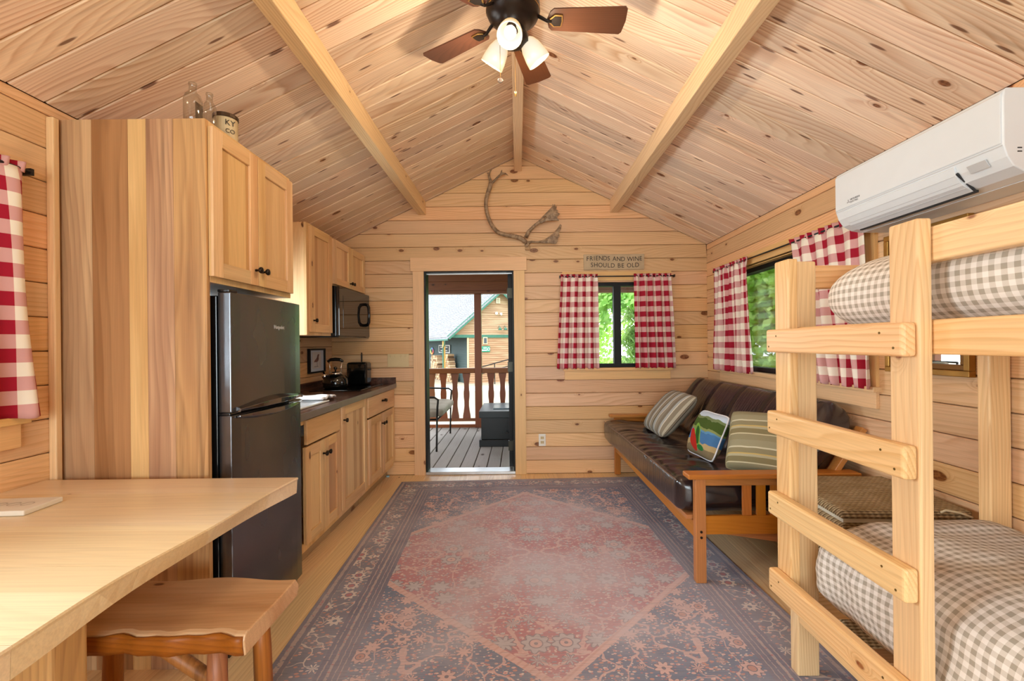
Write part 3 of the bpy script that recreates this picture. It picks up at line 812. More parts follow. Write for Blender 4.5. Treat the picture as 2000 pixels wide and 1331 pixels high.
def handle(dr, zc, sgn):
    # arched bar following the split between the doors, deepest in the middle
    mb = MB(); N = 16
    for i in range(N + 1):
        k = i / N; y = f0 + 0.03 + (f1 - f0 - 0.05) * k
        bow = math.sin(PI * min(1, k * 1.0)); h = 0.014 + 0.026 * bow
        x1 = fx + 0.012 + 0.03 * bow
        for x, z in ((fx - 0.002, zc), (x1, zc), (x1 + 0.002, zc + sgn * h * 0.6), (fx - 0.002, zc + sgn * h)): mb.v.append((x, y, z))
    for i in range(N):
        for q in range(4):
            q2 = (q + 1) % 4; f = (i * 4 + q, (i + 1) * 4 + q, (i + 1) * 4 + q2, i * 4 + q2)
            mb.f.append(f if sgn < 0 else f[::-1])
    mb.f.append((0, 1, 2, 3)); mb.f.append(tuple(N * 4 + q for q in (3, 2, 1, 0)))
    build('handle', mb, plain('dark_chrome_%s' % ('a' if sgn > 0 else 'b'), srgb(120, 120, 122), 0.1, 0.6, metal=0.9), dr, bevel=0.003)
handle(d_up, 1.014, 1); handle(d_lo, 0.998, -1)
for z in (1.508, 1.0):
    build('hinge_cover', MB().box(fx - 0.06, fx - 0.012, f0 + 0.001, f0 + 0.06, z, z + 0.012), FRG, fg, bevel=0.003)
text_mesh('Hotpoint', 0.026, plain('badge_silver', srgb(214, 214, 216), 0.3, metal=0.3), d_up,
          frame((fx + 0.0008, 2.235, 1.376), (0, 1, 0), (0, 0, 1)), extrude=0.0008, label='silver brand lettering')

# things on top of the tall cabinet
def clear_glass():
    t = NT('bottle_glass')
    tr = t.node('ShaderNodeBsdfTransparent'); tr.inputs[0].default_value = (0.86, 0.85, 0.82, 1)
    gl = t.node('ShaderNodeBsdfGlossy'); gl.inputs['Roughness'].default_value = 0.05
    lw = t.node('ShaderNodeLayerWeight'); lw.inputs[0].default_value = 0.35
    mx = t.node('ShaderNodeMixShader')
    t.l.new(t.sstep(lw.outputs['Facing'], 0.0, 1.0, 0.06, 0.75), mx.inputs[0]); t.l.new(tr.outputs[0], mx.inputs[1]); t.l.new(gl.outputs[0], mx.inputs[2])
    t.l.new(mx.outputs[0], t.out.inputs[0]); return t.m
BG = clear_glass()
bx, by, bz = -1.318, 1.862, 2.195
bt = thing('glass_bottle', 'clear glass bottle on top of the tall cabinet', 'bottle', (bx, by, bz))
build('body', MB().lathe([(0, 0.001), (0.03, 0.001), (0.033, 0.006), (0.033, 0.1), (0.028, 0.118), (0.014, 0.132), (0.0125, 0.158), (0.015, 0.160), (0.015, 0.168), (0.011, 0.168)], (bx, by, bz), 20, caps=False), BG, bt, smooth=True)
build('label_panel', MB().box(bx + 0.0235, bx + 0.0245, by - 0.02, by + 0.022, bz + 0.012, bz + 0.085), plain('old_bottle_label', srgb(96, 74, 50), 0.7, var=0.3), bt)
bt2 = thing('glass_bottle', 'second clear bottle just behind, beside the tin', 'bottle', (-1.292, 1.925, bz))
build('body', MB().lathe([(0, 0.001), (0.024, 0.001), (0.026, 0.006), (0.026, 0.09), (0.022, 0.11), (0.012, 0.126), (0.011, 0.15), (0.0135, 0.152), (0.0135, 0.16), (0.009, 0.16)], (-1.292, 1.925, bz), 18, caps=False), BG, bt2, smooth=True)
cx, cy = -1.285, 2.02
tin = thing('coffee_tin', 'old round cream tin with a dark lid on top of the tall cabinet', 'tin', (cx, cy, bz))
build('body', MB().lathe([(0, 0.0), (0.047, 0.0), (0.0475, 0.004), (0.0475, 0.092), (0.046, 0.095), (0, 0.095)], (cx, cy, bz), 28), plain('tin_cream', srgb(198, 176, 136), 0.5, var=0.16), tin, smooth=False)
build('lid', MB().lathe([(0.0485, 0.092), (0.0505, 0.095), (0.0505, 0.108), (0.048, 0.111), (0, 0.111)], (cx, cy, bz), 28), plain('tin_lid', srgb(74, 54, 36), 0.4, metal=0.5), tin, smooth=False)
TI = plain('tin_ink', srgb(62, 54, 42), 0.6)
for s, zz, sz in (('KY', 0.066, 0.034), ('CO', 0.03, 0.026)):
    a = math.radians(-38); nrm = Vector((math.cos(a), math.sin(a), 0)); p = Vector((cx, cy, bz + zz)) + nrm * 0.0487
    text_mesh(s, sz, TI, tin, frame(p, (-nrm.y, nrm.x, 0), (0, 0, 1)), label='dark printed letters')

cp = at_z(757.5, 932, 0.0)
build('bottle_cap', MB().lathe([(0.0, 0.0005), (0.017, 0.0005), (0.018, 0.008), (0.015, 0.013), (0, 0.014)], (cp.x, cp.y, 0), 16), plain('pale_blue_plastic', srgb(150, 196, 214), 0.2), smooth=True, label='small pale blue cap on the floor by the base cabinets', cat='cap')
# ------------------------------------------------------------------ curtains
CUR = gingham('red_gingham', 0.1, (srgb(238, 230, 214), srgb(205, 146, 146), srgb(160, 26, 48)))
def curtain(M, l0, l1, b0, b1, ztop, zbot, folds, label, seed, group):
    """hangs in local coords: x along the wall, y up, z into the room"""
    rnd_ = random.Random(seed); ph = rnd_.uniform(0, 6)
    cloth = (b1 - b0) * 1.18
    t = thing('curtain', label, 'curtain', group=group, local=True); t.matrix_world = M
    def pos(u, v):
        k = v; a = l0 + (b0 - l0) * k; b = l1 + (b1 - l1) * k
        x = a + (b - a) * (u + 0.012 * math.sin(u * folds * 2 * PI + ph))
        y = ztop + (zbot - ztop) * v
        amp = 0.010 + 0.016 * min(1, v * 1.4)
        z = 0.055 + amp * math.sin(u * folds * 2 * PI + ph + 0.6 * math.sin(v * 3)) + 0.006 * math.sin(u * 17 + v * 5 + seed)
        if v < 0.06: z = 0.055 + (z - 0.055) * (0.45 + v * 9)
        y += 0.004 * math.sin(u * folds * 4 * PI + ph) * (1 if v > 0.97 else 0)
        return (x, y, z)
    hgt = ztop - zbot
    build('cloth', MB().grid(90, 40, pos, lambda u, v: (u * cloth + seed * 0.013, (1 - v) * hgt)), CUR, t, smooth=True, solid=0.0015)
    def ruf(u, v):
        x = l0 + (l1 - l0) * u; y = ztop - 0.012 + v * 0.036
        return (x, y, 0.055 + 0.011 * math.sin(u * folds * 4.4 * PI + ph) * (0.35 + v))
    build('ruffle', MB().grid(80, 5, ruf, lambda u, v: (u * cloth * 1.3, hgt + 0.01 + v * 0.036)), CUR, t, smooth=True, solid=0.0015)
    return t
def rod(M, l0, l1, z, label):
    t = thing('curtain_rod', label, 'curtain rod', local=True); t.matrix_world = M
    build('bar', MB().tube([(l0, z, 0.055), (l1, z, 0.055)], 0.006, 8), BLACKM, t, smooth=True)
    for l in (l0, l1): build('bracket', MB().box(l - 0.006, l + 0.006, z - 0.012, z + 0.012, 0.0205, 0.06), BLACKM, t)
MF = frame((0, YF, 0), (1, 0, 0), (0, 0, 1)); MR = frame((XR, 0, 0), (0, -1, 0), (0, 0, 1)); ML = frame((XL, 0, 0), (0, 1, 0), (0, 0, 1))
ZR = 1.932
rod(MF, 0.42, 1.535, ZR, 'thin black curtain rod over the end window')
rod(MR, -4.21, -2.36, ZR, 'black curtain rod over the wide right window')
rod(ML, 0.3, 1.67, ZR, 'curtain rod over the left window')
g = 'red gingham curtains'
curtain(MF, 0.425, 0.785, 0.375, 0.788, ZR, 1.035, 5, 'left red gingham curtain on the end window', 1, g)
curtain(MF, 1.14, 1.505, 1.15, 1.55, ZR, 1.035, 5, 'right red gingham curtain on the end window', 2, g)
curtain(MR, -4.19, -3.585, -4.17, -3.52, ZR, 1.03, 6, 'red gingham curtain on the right window, end by the corner', 3, g)
curtain(MR, -3.02, -2.375, -2.80, -2.34, ZR, 1.03, 5, 'red gingham curtain on the right window, partly behind the bunk', 4, g)
curtain(ML, 1.18, 1.645, 1.12, 1.70, ZR, 1.035, 4, 'red gingham curtain on the left wall at the picture edge', 5, g)

# ------------------------------------------------------------------ sign and antler on the end wall
s0, s1 = at_y(1139.5, 498, YF), at_y(1257.5, 527, YF)
sg = thing('wall_sign', 'tan wooden wall sign reading FRIENDS AND WINE SHOULD BE OLD', 'sign', ((s0.x + s1.x) / 2, YF, s1.z))
bd = build('board', MB().box(s0.x, s1.x, YF - 0.018, YF - 0.001, s1.z, s0.z), plain('sign_paint', srgb(184, 162, 130), 0.7, var=0.08), sg, bevel=0.003)
INK = plain('sign_ink', srgb(40, 34, 30), 0.7)
sc_ = (s1.x - s0.x) / 118.0; zc = (s0.z + s1.z) / 2; xm = (s0.x + s1.x) / 2
def sign_line(txt, x0, x1, zmid, hgt, wob):
    # letters follow a gentle wave as on the sign, with small serifs
    n = len(txt); wid = {'I': 0.5, 'W': 1.35, 'N': 1.1, ' ': 0.55, 'O': 1.1, 'D': 1.05, 'A': 1.05, 'U': 1.05, 'H': 1.1, 'F': 0.85, 'E': 0.85, 'L': 0.85, 'S': 0.75, 'R': 0.98, 'B': 0.9}
    tot = sum(wid[c] for c in txt); p = 0
    for c in txt:
        w = wid[c]; k = (p + w / 2) / tot; p += w
        if c == ' ': continue
        M = frame((x0 + (x1 - x0) * k, YF - 0.0182, zmid + wob(k)), (1, 0, 0), (0, 0, 1)) @ Matrix.Diagonal((0.92, 1, 1, 1))
        text_mesh(c, hgt, INK, bd, M, name='letter', extrude=0.0008)
sign_line('FRIENDS AND WINE', s0.x + 0.022, s1.x - 0.018, zc + 0.030, 0.062, lambda k: 0.006 * math.sin(k * 6.5))
sign_line('SHOULD BE OLD', s0.x + 0.065, s1.x - 0.05, zc - 0.034, 0.062, lambda k: 0.005 * math.cos(k * 5))

def antler_mat():
    t = NT('weathered_antler')
    nz = t.noise(t.obj(), 26.0, 4.0, 0.6)
    return t.fin(t.mix(t.sstep(nz, 0.3, 0.7), srgb(106, 82, 60), srgb(176, 148, 118)), 0.6)
ANT = antler_mat()
def ap(cx, cy, d=0.06):     # coordinates in the 7x enlarged crop of the antler
    return at_y(930 + cx / 7.005, 310 + cy / 7.005, YF - d)
an = thing('antler', 'weathered caribou antler mounted on the gable wall above the door', 'antler', ap(695, 1190, 0.0))
pts = [(695, 1165), (640, 1100), (560, 1070), (440, 1050), (310, 1030), (235, 950), (185, 860), (145, 750), (128, 620), (145, 500), (185, 410), (205, 330), (195, 290)]
bow = [0.035, 0.04, 0.05, 0.06, 0.08, 0.10, 0.115, 0.125, 0.13, 0.125, 0.12, 0.115, 0.11]
rads = [1.15 * q_ for q_ in [0.021, 0.022, 0.020, 0.019, 0.018, 0.0175, 0.0165, 0.016, 0.016, 0.0175, 0.018, 0.02, 0.014]]
build('main_beam', MB().tube([ap(*p, d) for p, d in zip(pts, bow)], rads, 12), ANT, an, smooth=True, subsurf=1)
build('tine', MB().tube([ap(205, 330, .115), ap(180, 260, .11), ap(170, 205, .10), ap(150, 195, .09)], [0.016, 0.013, 0.011, 0.004], 10), ANT, an, smooth=True)
build('tine', MB().tube([ap(175, 215, .10), ap(190, 180, .10), ap(215, 142, .10)], [0.010, 0.008, 0.002], 8), ANT, an, smooth=True)
build('tine', MB().tube([ap(210, 340, .115), ap(260, 295, .11), ap(310, 240, .105), ap(360, 205, .10), ap(400, 205, .10), ap(440, 232, .10)], [0.017, 0.016, 0.013, 0.016, 0.011, 0.002], 10, flat=0.7), ANT, an, smooth=True)
build('tine', MB().tube([ap(335, 225, .10), ap(345, 185, .10), ap(352, 155, .10)], [0.011, 0.007, 0.002], 8), ANT, an, smooth=True)
def palm(name, poly, d):
    P = [ap(x, y, d) for x, y in poly]
    mb = MB(); m = len(P)
    cxx = sum((p for p in P), Vector()) / m
    for p in P: mb.v.append((p.x, p.y - 0.006, p.z))
    for p in P: mb.v.append((p.x, p.y + 0.006, p.z))
    b = len(mb.v); mb.v.append((cxx.x, cxx.y - 0.016, cxx.z)); mb.v.append((cxx.x, cxx.y + 0.016, cxx.z))
    for i in range(m):
        j = (i + 1) % m
        mb.f += [(i, j, m + j, m + i), (i, b, j), (m + j, b + 1, m + i)]
    return build(name, mb, ANT, an, bevel=0.002)
build('tine_stem', MB().tube([ap(680, 1080, .045), ap(720, 1000, .07), ap(800, 920, .09), ap(880, 860, .10), ap(960, 800, .105)], [0.022, 0.021, 0.018, 0.02, 0.018], 10, flat=0.75), ANT, an, smooth=True)
palm('palm', [(850, 850), (920, 780), (1000, 700), (1040, 655), (1045, 620), (1062, 640), (1078, 620), (1080, 655), (1105, 655), (1095, 695), (1125, 715), (1110, 735), (1145, 757), (1118, 785), (1108, 815), (1132, 850), (1060, 848), (960, 855), (890, 890)], 0.105)
build('tine_stem', MB().tube([ap(700, 1150, .04), ap(760, 1140, .055), ap(840, 1143, .07), ap(920, 1135, .08), ap(980, 1110, .085)], [0.018, 0.015, 0.014, 0.017, 0.014], 10, flat=0.75), ANT, an, smooth=True)
palm('palm', [(880, 1125), (960, 1095), (1040, 1035), (1110, 960), (1150, 895), (1168, 915), (1158, 970), (1132, 1020), (1140, 1060), (1120, 1090), (1115, 1130), (1092, 1168), (1010, 1160), (900, 1160)], 0.085)
build('burr', MB().lathe([(0.012, -0.015), (0.026, -0.008), (0.028, 0.0), (0.026, 0.01), (0.012, 0.016)], ap(700, 1180, 0.03), 14, (-0.6, -0.4, 0.7)), ANT, an, smooth=True)
build('mount_plate', MB().box(ap(672, 1215).x, ap(735, 1215).x, YF - 0.03, YF - 0.001, ap(700, 1240).z, ap(700, 1185).z), plain('bone_plate', srgb(176, 142, 104), 0.7), an, bevel=0.004)

# ------------------------------------------------------------------ rug
def rug_mat(hx, hy):
    t = NT('faded_persian_rug')
    x, y, z = t.xyz(t.obj())
    ax = t.math('ABSOLUTE', x); ay = t.math('ABSOLUTE', y)
    jit = t.noise(t.comb(x, y, 0.0), 30.0, 2.0)
    j = t.math('MULTIPLY', t.math('SUBTRACT', jit, 0.5), 0.012)
    de = t.math('ADD', t.math('MINIMUM', t.math('SUBTRACT', hx, ax), t.math('SUBTRACT', hy, ay)), j)
    q = t.math('ADD', t.math('SUBTRACT', t.math('SUBTRACT', 1.10, t.math('MULTIPLY', ax, 0.96)), ay), t.math('MULTIPLY', j, 1.0))
    NAVY, RED, PINK, CREAM, RUST, GREY, BLUE = (srgb(84, 106, 136), srgb(182, 100, 102), srgb(218, 178, 170), srgb(226, 212, 202), srgb(194, 134, 112), srgb(188, 182, 186), srgb(128, 146, 168))
    mir = t.comb(ax, ay, 0.0)
    def flowers(vec, scale, bg, petal, core, line, seed):
        v = t.voronoi(t.vmath('ADD', vec, (seed, seed * 0.7, 0)), scale, rand=0.55)
        d = v.outputs['Distance']
        ps = t.xyz(t.vmath('SUBTRACT', t.vmath('ADD', vec, (seed, seed * 0.7, 0)), v.outputs['Position']))
        ang = t.math('ARCTAN2', ps[1], ps[0])
        pet = t.math('MULTIPLY', t.math('SINE', t.math('MULTIPLY', ang, 8.0)), 0.06)
        dd = t.math('ADD', d, pet)
        col = t.mix(t.math('LESS_THAN', dd, 0.40), bg, line)
        col = t.mix(t.math('LESS_THAN', dd, 0.345), col, petal)
        col = t.mix(t.math('LESS_THAN', d, 0.2), col, line)
        col = t.mix(t.math('LESS_THAN', d, 0.165), col, core)
        col = t.mix(t.math('LESS_THAN', d, 0.06), col, line)
        return col
    def vines(col, vec, scale, c, wd, seed):
        nn_ = t.node('ShaderNodeTexNoise'); t.put(nn_.inputs['Vector'], vec); nn_.inputs['Scale'].default_value = scale * 0.9; nn_.inputs['Detail'].default_value = 1.0
        wv_ = t.vmath('ADD', vec, t.vmath('MULTIPLY', nn_.outputs['Color'], (0.22, 0.22, 0.0)))
        m = t.math('LESS_THAN', t.voronoi(t.vmath('ADD', wv_, (seed, seed, 0)), scale * 0.62, feature='DISTANCE_TO_EDGE').outputs['Distance'], wd * 1.3)
        return t.mix(t.math('MULTIPLY', m, 0.85), col, c)
    def leaves(col, vec, scale, c1, c2, thr, seed):
        v = t.voronoi(t.vmath('ADD', t.vmath('MULTIPLY', vec, (1.0, 1.7, 1.0)), (seed, seed, 0)), scale)
        m = t.math('LESS_THAN', v.outputs['Distance'], thr)
        k = t.xyz(v.outputs['Color'])[0]
        return t.mix(m, col, t.mix(t.math('GREATER_THAN', k, 0.5), c1, c2))
    fld = leaves(RED, mir, 30.0, GREY, PINK, 0.34, 3.0)
    fld = leaves(fld, mir, 48.0, BLUE, CREAM, 0.28, 9.0)
    fld = vines(fld, mir, 7.0, PINK, 0.014, 2.0)
    fld = t.mix(t.math('LESS_THAN', t.voronoi(mir, 6.4, rand=0.55).outputs['Distance'], 0.42), fld, flowers(mir, 6.4, fld, GREY, PINK, srgb(128, 118, 126), 0.0))
    cor = leaves(NAVY, mir, 34.0, RUST, PINK, 0.32, 5.0)
    cor = leaves(cor, mir, 52.0, RED, CREAM, 0.26, 1.0)
    cor = vines(cor, mir, 8.0, PINK, 0.014, 6.0)
    cor = t.mix(t.math('LESS_THAN', t.voronoi(t.vmath('ADD', mir, (4.0, 2.8, 0)), 9.5, rand=0.55).outputs['Distance'], 0.42), cor, flowers(mir, 9.5, cor, PINK, RUST, srgb(96, 88, 100), 4.0))
    med = t.math('GREATER_THAN', q, 0.0)
    col = t.mix(med, cor, fld)
    band = t.math('LESS_THAN', t.math('ABSOLUTE', q), 0.024)
    tick = t.math('LESS_THAN', t.math('FRACT', t.math('MULTIPLY', t.math('SUBTRACT', x, y), 22.0)), 0.3)
    col = t.mix(band, col, t.mix(t.math('MULTIPLY', tick, 0.5), PINK, RUST))
    # border bands
    bmain = leaves(srgb(112, 116, 134), mir, 36.0, RUST, PINK, 0.34, 7.0)
    bmain = vines(bmain, mir, 11.0, CREAM, 0.015, 8.0)
    bmain = t.mix(t.math('LESS_THAN', t.voronoi(t.vmath('ADD', mir, (2.0, 1.4, 0)), 9.5, rand=0.55).outputs['Distance'], 0.4), bmain, flowers(mir, 9.5, bmain, CREAM, RED, NAVY, 2.0))
    bsm = leaves(srgb(178, 158, 154), mir, 46.0, NAVY, RED, 0.3, 4.0)
    def band_(col, a, b, c):
        m = t.math('MULTIPLY', t.math('GREATER_THAN', de, a), t.math('LESS_THAN', de, b))
        return t.mix(m, col, c)
    DK = srgb(98, 98, 120)
    col = band_(col, 0.0, 0.31, bsm)
    col = band_(col, 0.062, 0.205, bmain)
    for a, w in ((0.0, 0.012), (0.014, 0.006), (0.052, 0.008), (0.207, 0.007), (0.232, 0.006), (0.262, 0.007), (0.285, 0.005), (0.306, 0.008)):
        col = band_(col, a - 0.012, a + w, DK)
    # wear: faded patches and woven striations
    big = t.noise(t.comb(x, y, 0.0), 1.6, 3.0, 0.6)
    thr = t.noise(t.vmath('MULTIPLY', t.comb(x, y, 0.0), (14.0, 170.0, 1.0)), 1.0, 2.0)
    wear = t.math('ADD', t.sstep(big, 0.34, 0.64, 0.36, 0.76), t.math('MULTIPLY', t.math('SUBTRACT', thr, 0.5), 0.5), clamp=True)
    wear = t.math('MULTIPLY', wear, t.sstep(de, 0.25, 0.8, 0.6, 1.05), clamp=True)
    col = t.mix(wear, col, srgb(204, 200, 210))
    col = t.mix(t.sstep(thr, 0.52, 0.72, 0.0, 0.35), col, srgb(122, 114, 122))
    return t.fin(col, 0.9, 0.15, bump=thr, bump_d=0.15)
RHX, RHY = 1.13, 1.5
ra = math.radians(2.3)
rc = Vector((0.095, 2.79, 0))
mb = MB().box(-RHX, RHX, -RHY, RHY, 0.0, 0.007)
rug = build('area_rug', mb, rug_mat(RHX, RHY), bevel=0.002, c=(0, 0, 0), label='faded red and navy persian style area rug on the floor', cat='rug')
rug.location = (rc.x, rc.y, 0.0005); rug.rotation_euler = (0, 0, ra)

# ------------------------------------------------------------------ futon
OAK = {a: wood('honey_oak_' + a, a, srgb(190, 122, 60), srgb(148, 82, 34), knot=0.0, ring=0.35, ringf=80, tint=0.1, rough=0.3) for a in 'XYZ'}
LEATH = None
def leather():
    t = NT('dark_brown_leather')
    nz = t.noise(t.obj(), 3.0, 2.0)
    cr = t.noise(t.vmath('MULTIPLY', t.obj(), (2.0, 11.0, 2.0)), 4.0, 2.0)
    return t.fin(t.mix(t.sstep(nz, 0.3, 0.7), srgb(34, 26, 27), srgb(45, 34, 34)), 0.21, 0.8, bump=cr, bump_d=0.3)
LEATH = leather()
FY0, FY1 = 2.40, 4.44
ff = thing('futon_couch', 'honey oak futon frame with slatted mission arms', 'futon', (1.3, 3.42, 0))
def arm(y0, y1):
    ym = (y0 + y1) / 2
    build('arm_top', MB().box(0.885, 1.79, ym - 0.045, ym + 0.045, 0.562, 0.588), OAK['X'], ff, bevel=0.005)
    build('leg', MB().box(0.93, 0.985, ym - 0.02, ym + 0.02, 0.0085, 0.562), OAK['Z'], ff, bevel=0.003)
    build('leg', MB().box(1.70, 1.755, ym - 0.02, ym + 0.02, 0.001, 0.562), OAK['Z'], ff, bevel=0.003)
    build('arm_rail', MB().box(0.985, 1.70, ym - 0.011, ym + 0.011, 0.52, 0.562), OAK['X'], ff, bevel=0.002)
    build('arm_rail', MB().box(0.985, 1.70, ym - 0.011, ym + 0.011, 0.262, 0.36), OAK['X'], ff, bevel=0.002)
    for k in range(5):
        x = 1.185 + k * 0.075
        build('slat', MB().box(x, x + 0.047, ym - 0.007, ym + 0.007, 0.36, 0.52), OAK['Z'], ff, bevel=0.0015)
    build('stretcher', MB().obox((1.0, ym + (0.03 if y0 < 3 else -0.03), 0.295), (1.62, ym + (0.03 if y0 < 3 else -0.03), 0.2), 0.02, 0.06), OAK['X'], ff, bevel=0.002)
arm(FY0, FY0 + 0.04); arm(FY1 - 0.04, FY1)
build('front_rail', MB().box(0.935, 0.962, FY0 + 0.05, FY1 - 0.05, 0.235, 0.325), OAK['Y'], ff, bevel=0.003)
build('seat_edge', MB().box(0.90, 0.965, FY0 + 0.055, FY1 - 0.055, 0.327, 0.35), OAK['Y'], ff, bevel=0.003)
build('back_rail', MB().box(1.66, 1.69, FY0 + 0.05, FY1 - 0.05, 0.235, 0.325), OAK['Y'], ff, bevel=0.003)
for k in range(9):
    y = FY0 + 0.16 + k * 0.21
    build('seat_slat', MB().box(0.965, 1.64, y, y + 0.06, 0.333, 0.349), OAK['X'], ff)
for y in (FY0 + 0.062, FY1 - 0.062):
    build('back_support', MB().obox((1.58, y, 0.40), (1.855, y, 0.808), 0.03, 0.055, (0, 1, 0)), OAK['Z'], ff, bevel=0.003)
for k in range(9):
    y = FY0 + 0.16 + k * 0.21
    build('back_slat', MB().obox((1.62, y, 0.42), (1.82, y, 0.72), 0.05, 0.014, (0.83, 0, -0.56)), OAK['Z'], ff)
for b_ in (0.13, 0.16):
    build('bolt', MB().lathe([(0.007, 0), (0.007, 0.003), (0, 0.004)], (0.958, FY0 - 0.0005, 0.24 + b_ - 0.12), 10, (0, -1, 0)), BRONZE, ff)

def slab(nl, nc, L0, L1, sec, endr, tuft, noise_amp, uvs=None):
    """closed slab swept along y between L0 and L1; sec(k)-> (x,z) round the section; rounded ends shrink the section to its centre"""
    ctr = Vector((0, 0)); S = [Vector(sec(i / nc)) for i in range(nc)]
    for p in S: ctr += p
    ctr /= nc
    per = [0]
    for i in range(nc): per.append(per[-1] + (S[(i + 1) % nc] - S[i]).length)
    def fn(u, v):
        # endcap profile
        a = u * (L1 - L0); Lt = L1 - L0
        e = min(a, Lt - a); k = 1.0
        if e < endr: k = math.sqrt(max(0.0, 1 - (1 - e / endr) ** 2)) if endr > 0 else 1
        i = int(round(v * nc)) % nc; p = S[i]
        q = ctr + (p - ctr) * (0.02 + 0.98 * k) if k < 1 else p
        if k < 1: q = Vector((ctr.x + (p.x - ctr.x) * (1 - (1 - k) * 0.35 if k > 0.05 else k), ctr.y + (p.y - ctr.y) * max(k, 0.02)))
        w = noise.noise(Vector((p.x * 3.1, (L0 + a) * 3.7, p.y * 3.3))) * noise_amp
        d = (p - ctr).normalized() if (p - ctr).length > 0 else Vector((0, 1))
        q = q + d * (w * k)
        q = tuft(q, L0 + a, v, k) if tuft else q
        return (q.x, L0 + a, q.y)
    return MB().grid(nl, nc, fn, (lambda u, v: (u * (L1 - L0), per[min(nc, int(round(v * nc)))])), closed_v=True)

def rrect(x0, x1, z0, z1, r, n=4.0):
    cx, cz, a, b = (x0 + x1) / 2, (z0 + z1) / 2, (x1 - x0) / 2, (z1 - z0) / 2
    def f(k):
        t_ = k * 2 * PI; c, s = math.cos(t_), math.sin(t_)
        return (cx + a * math.copysign(abs(c) ** (2 / n), c), cz + b * math.copysign(abs(s) ** (2 / n), s))
    return f
fm = thing('futon_mattress', 'tufted dark brown leather futon mattress folded into seat and back', 'mattress', (1.3, 3.42, 0.35))
TY = [2.62 + 0.4 * i for i in range(5)]
def tuft_seat(q, y, v, k):
    q = q.copy()
    # front edge juts further into the room towards the end wall
    if q.x < 1.2: q.x -= 0.05 * (y - 2.4) / 2.0 * (1.2 - q.x) / 0.35
    if q.y > 0.44:
        q.y -= 0.05 * max(0.0, (q.x - 1.0) / 0.6)
        for ty in TY:
            for tx in (1.06, 1.30):
                q.y -= 0.03 * math.exp(-(((q.x - tx) / 0.09) ** 2 + ((y - ty) / 0.10) ** 2) * 1.3)
            q.y -= 0.007 * math.exp(-((y - ty) / 0.03) ** 2)
        q.y += 0.0045 * math.sin(y * 55 + q.x * 9) * max(0, 1 - abs(q.x - 0.97) / 0.16)
    return q
MY0, MY1 = FY0 + 0.05, FY1 - 0.05
sm = build('seat', slab(180, 96, MY0, MY1, rrect(0.862, 1.58, 0.351, 0.55, 0.06, 7.0), 0.07, tuft_seat, 0.008), LEATH, fm, smooth=True)
BA = math.radians(34)
def back_sec(k):
    x, z = rrect(-0.085, 0.085, 0.0, 0.54, 0.06, 4.2)(k)
    return (1.475 + x * math.cos(BA) + z * math.sin(BA), 0.475 + z * math.cos(BA) - x * math.sin(BA))
def tuft_back(q, y, v, k):
    q = q.copy()
    s_ = (q.x - 1.475) * math.sin(BA) + (q.y - 0.475) * math.cos(BA); d_ = (q.x - 1.475) * math.cos(BA) - (q.y - 0.475) * math.sin(BA)
    if d_ < 0.03:
        m = 0.0
        for ty in TY:
            m += 0.03 * math.exp(-(((s_ - 0.2) / 0.08) ** 2 + ((y - ty) / 0.10) ** 2) * 1.3)
            m += 0.010 * math.exp(-((y - ty) / 0.022) ** 2) * (0.3 + min(1, s_ / 0.3))
        m += 0.003 * math.sin(y * 60 + s_ * 8) * max(0.0, 1 - s_ / 0.3)
        q.x += m * math.cos(BA); q.y -= m * math.sin(BA)
    return q
bkm = build('back', slab(180, 84, MY0 - 0.005, MY1 + 0.02, back_sec, 0.09, tuft_back, 0.006), LEATH, fm, smooth=True)
STITCH = plain('tan_piping', srgb(116, 92, 74), 0.5)
pp = [(0.866 - 0.05 * (y - 2.4) / 2.0, y, 0.528 + 0.003 * math.sin(y * 9)) for y in [MY0 + 0.05 + i * (MY1 - MY0 - 0.1) / 30 for i in range(31)]]
build('piping', MB().tube(pp, 0.0035, 6), STITCH, sm, smooth=True)

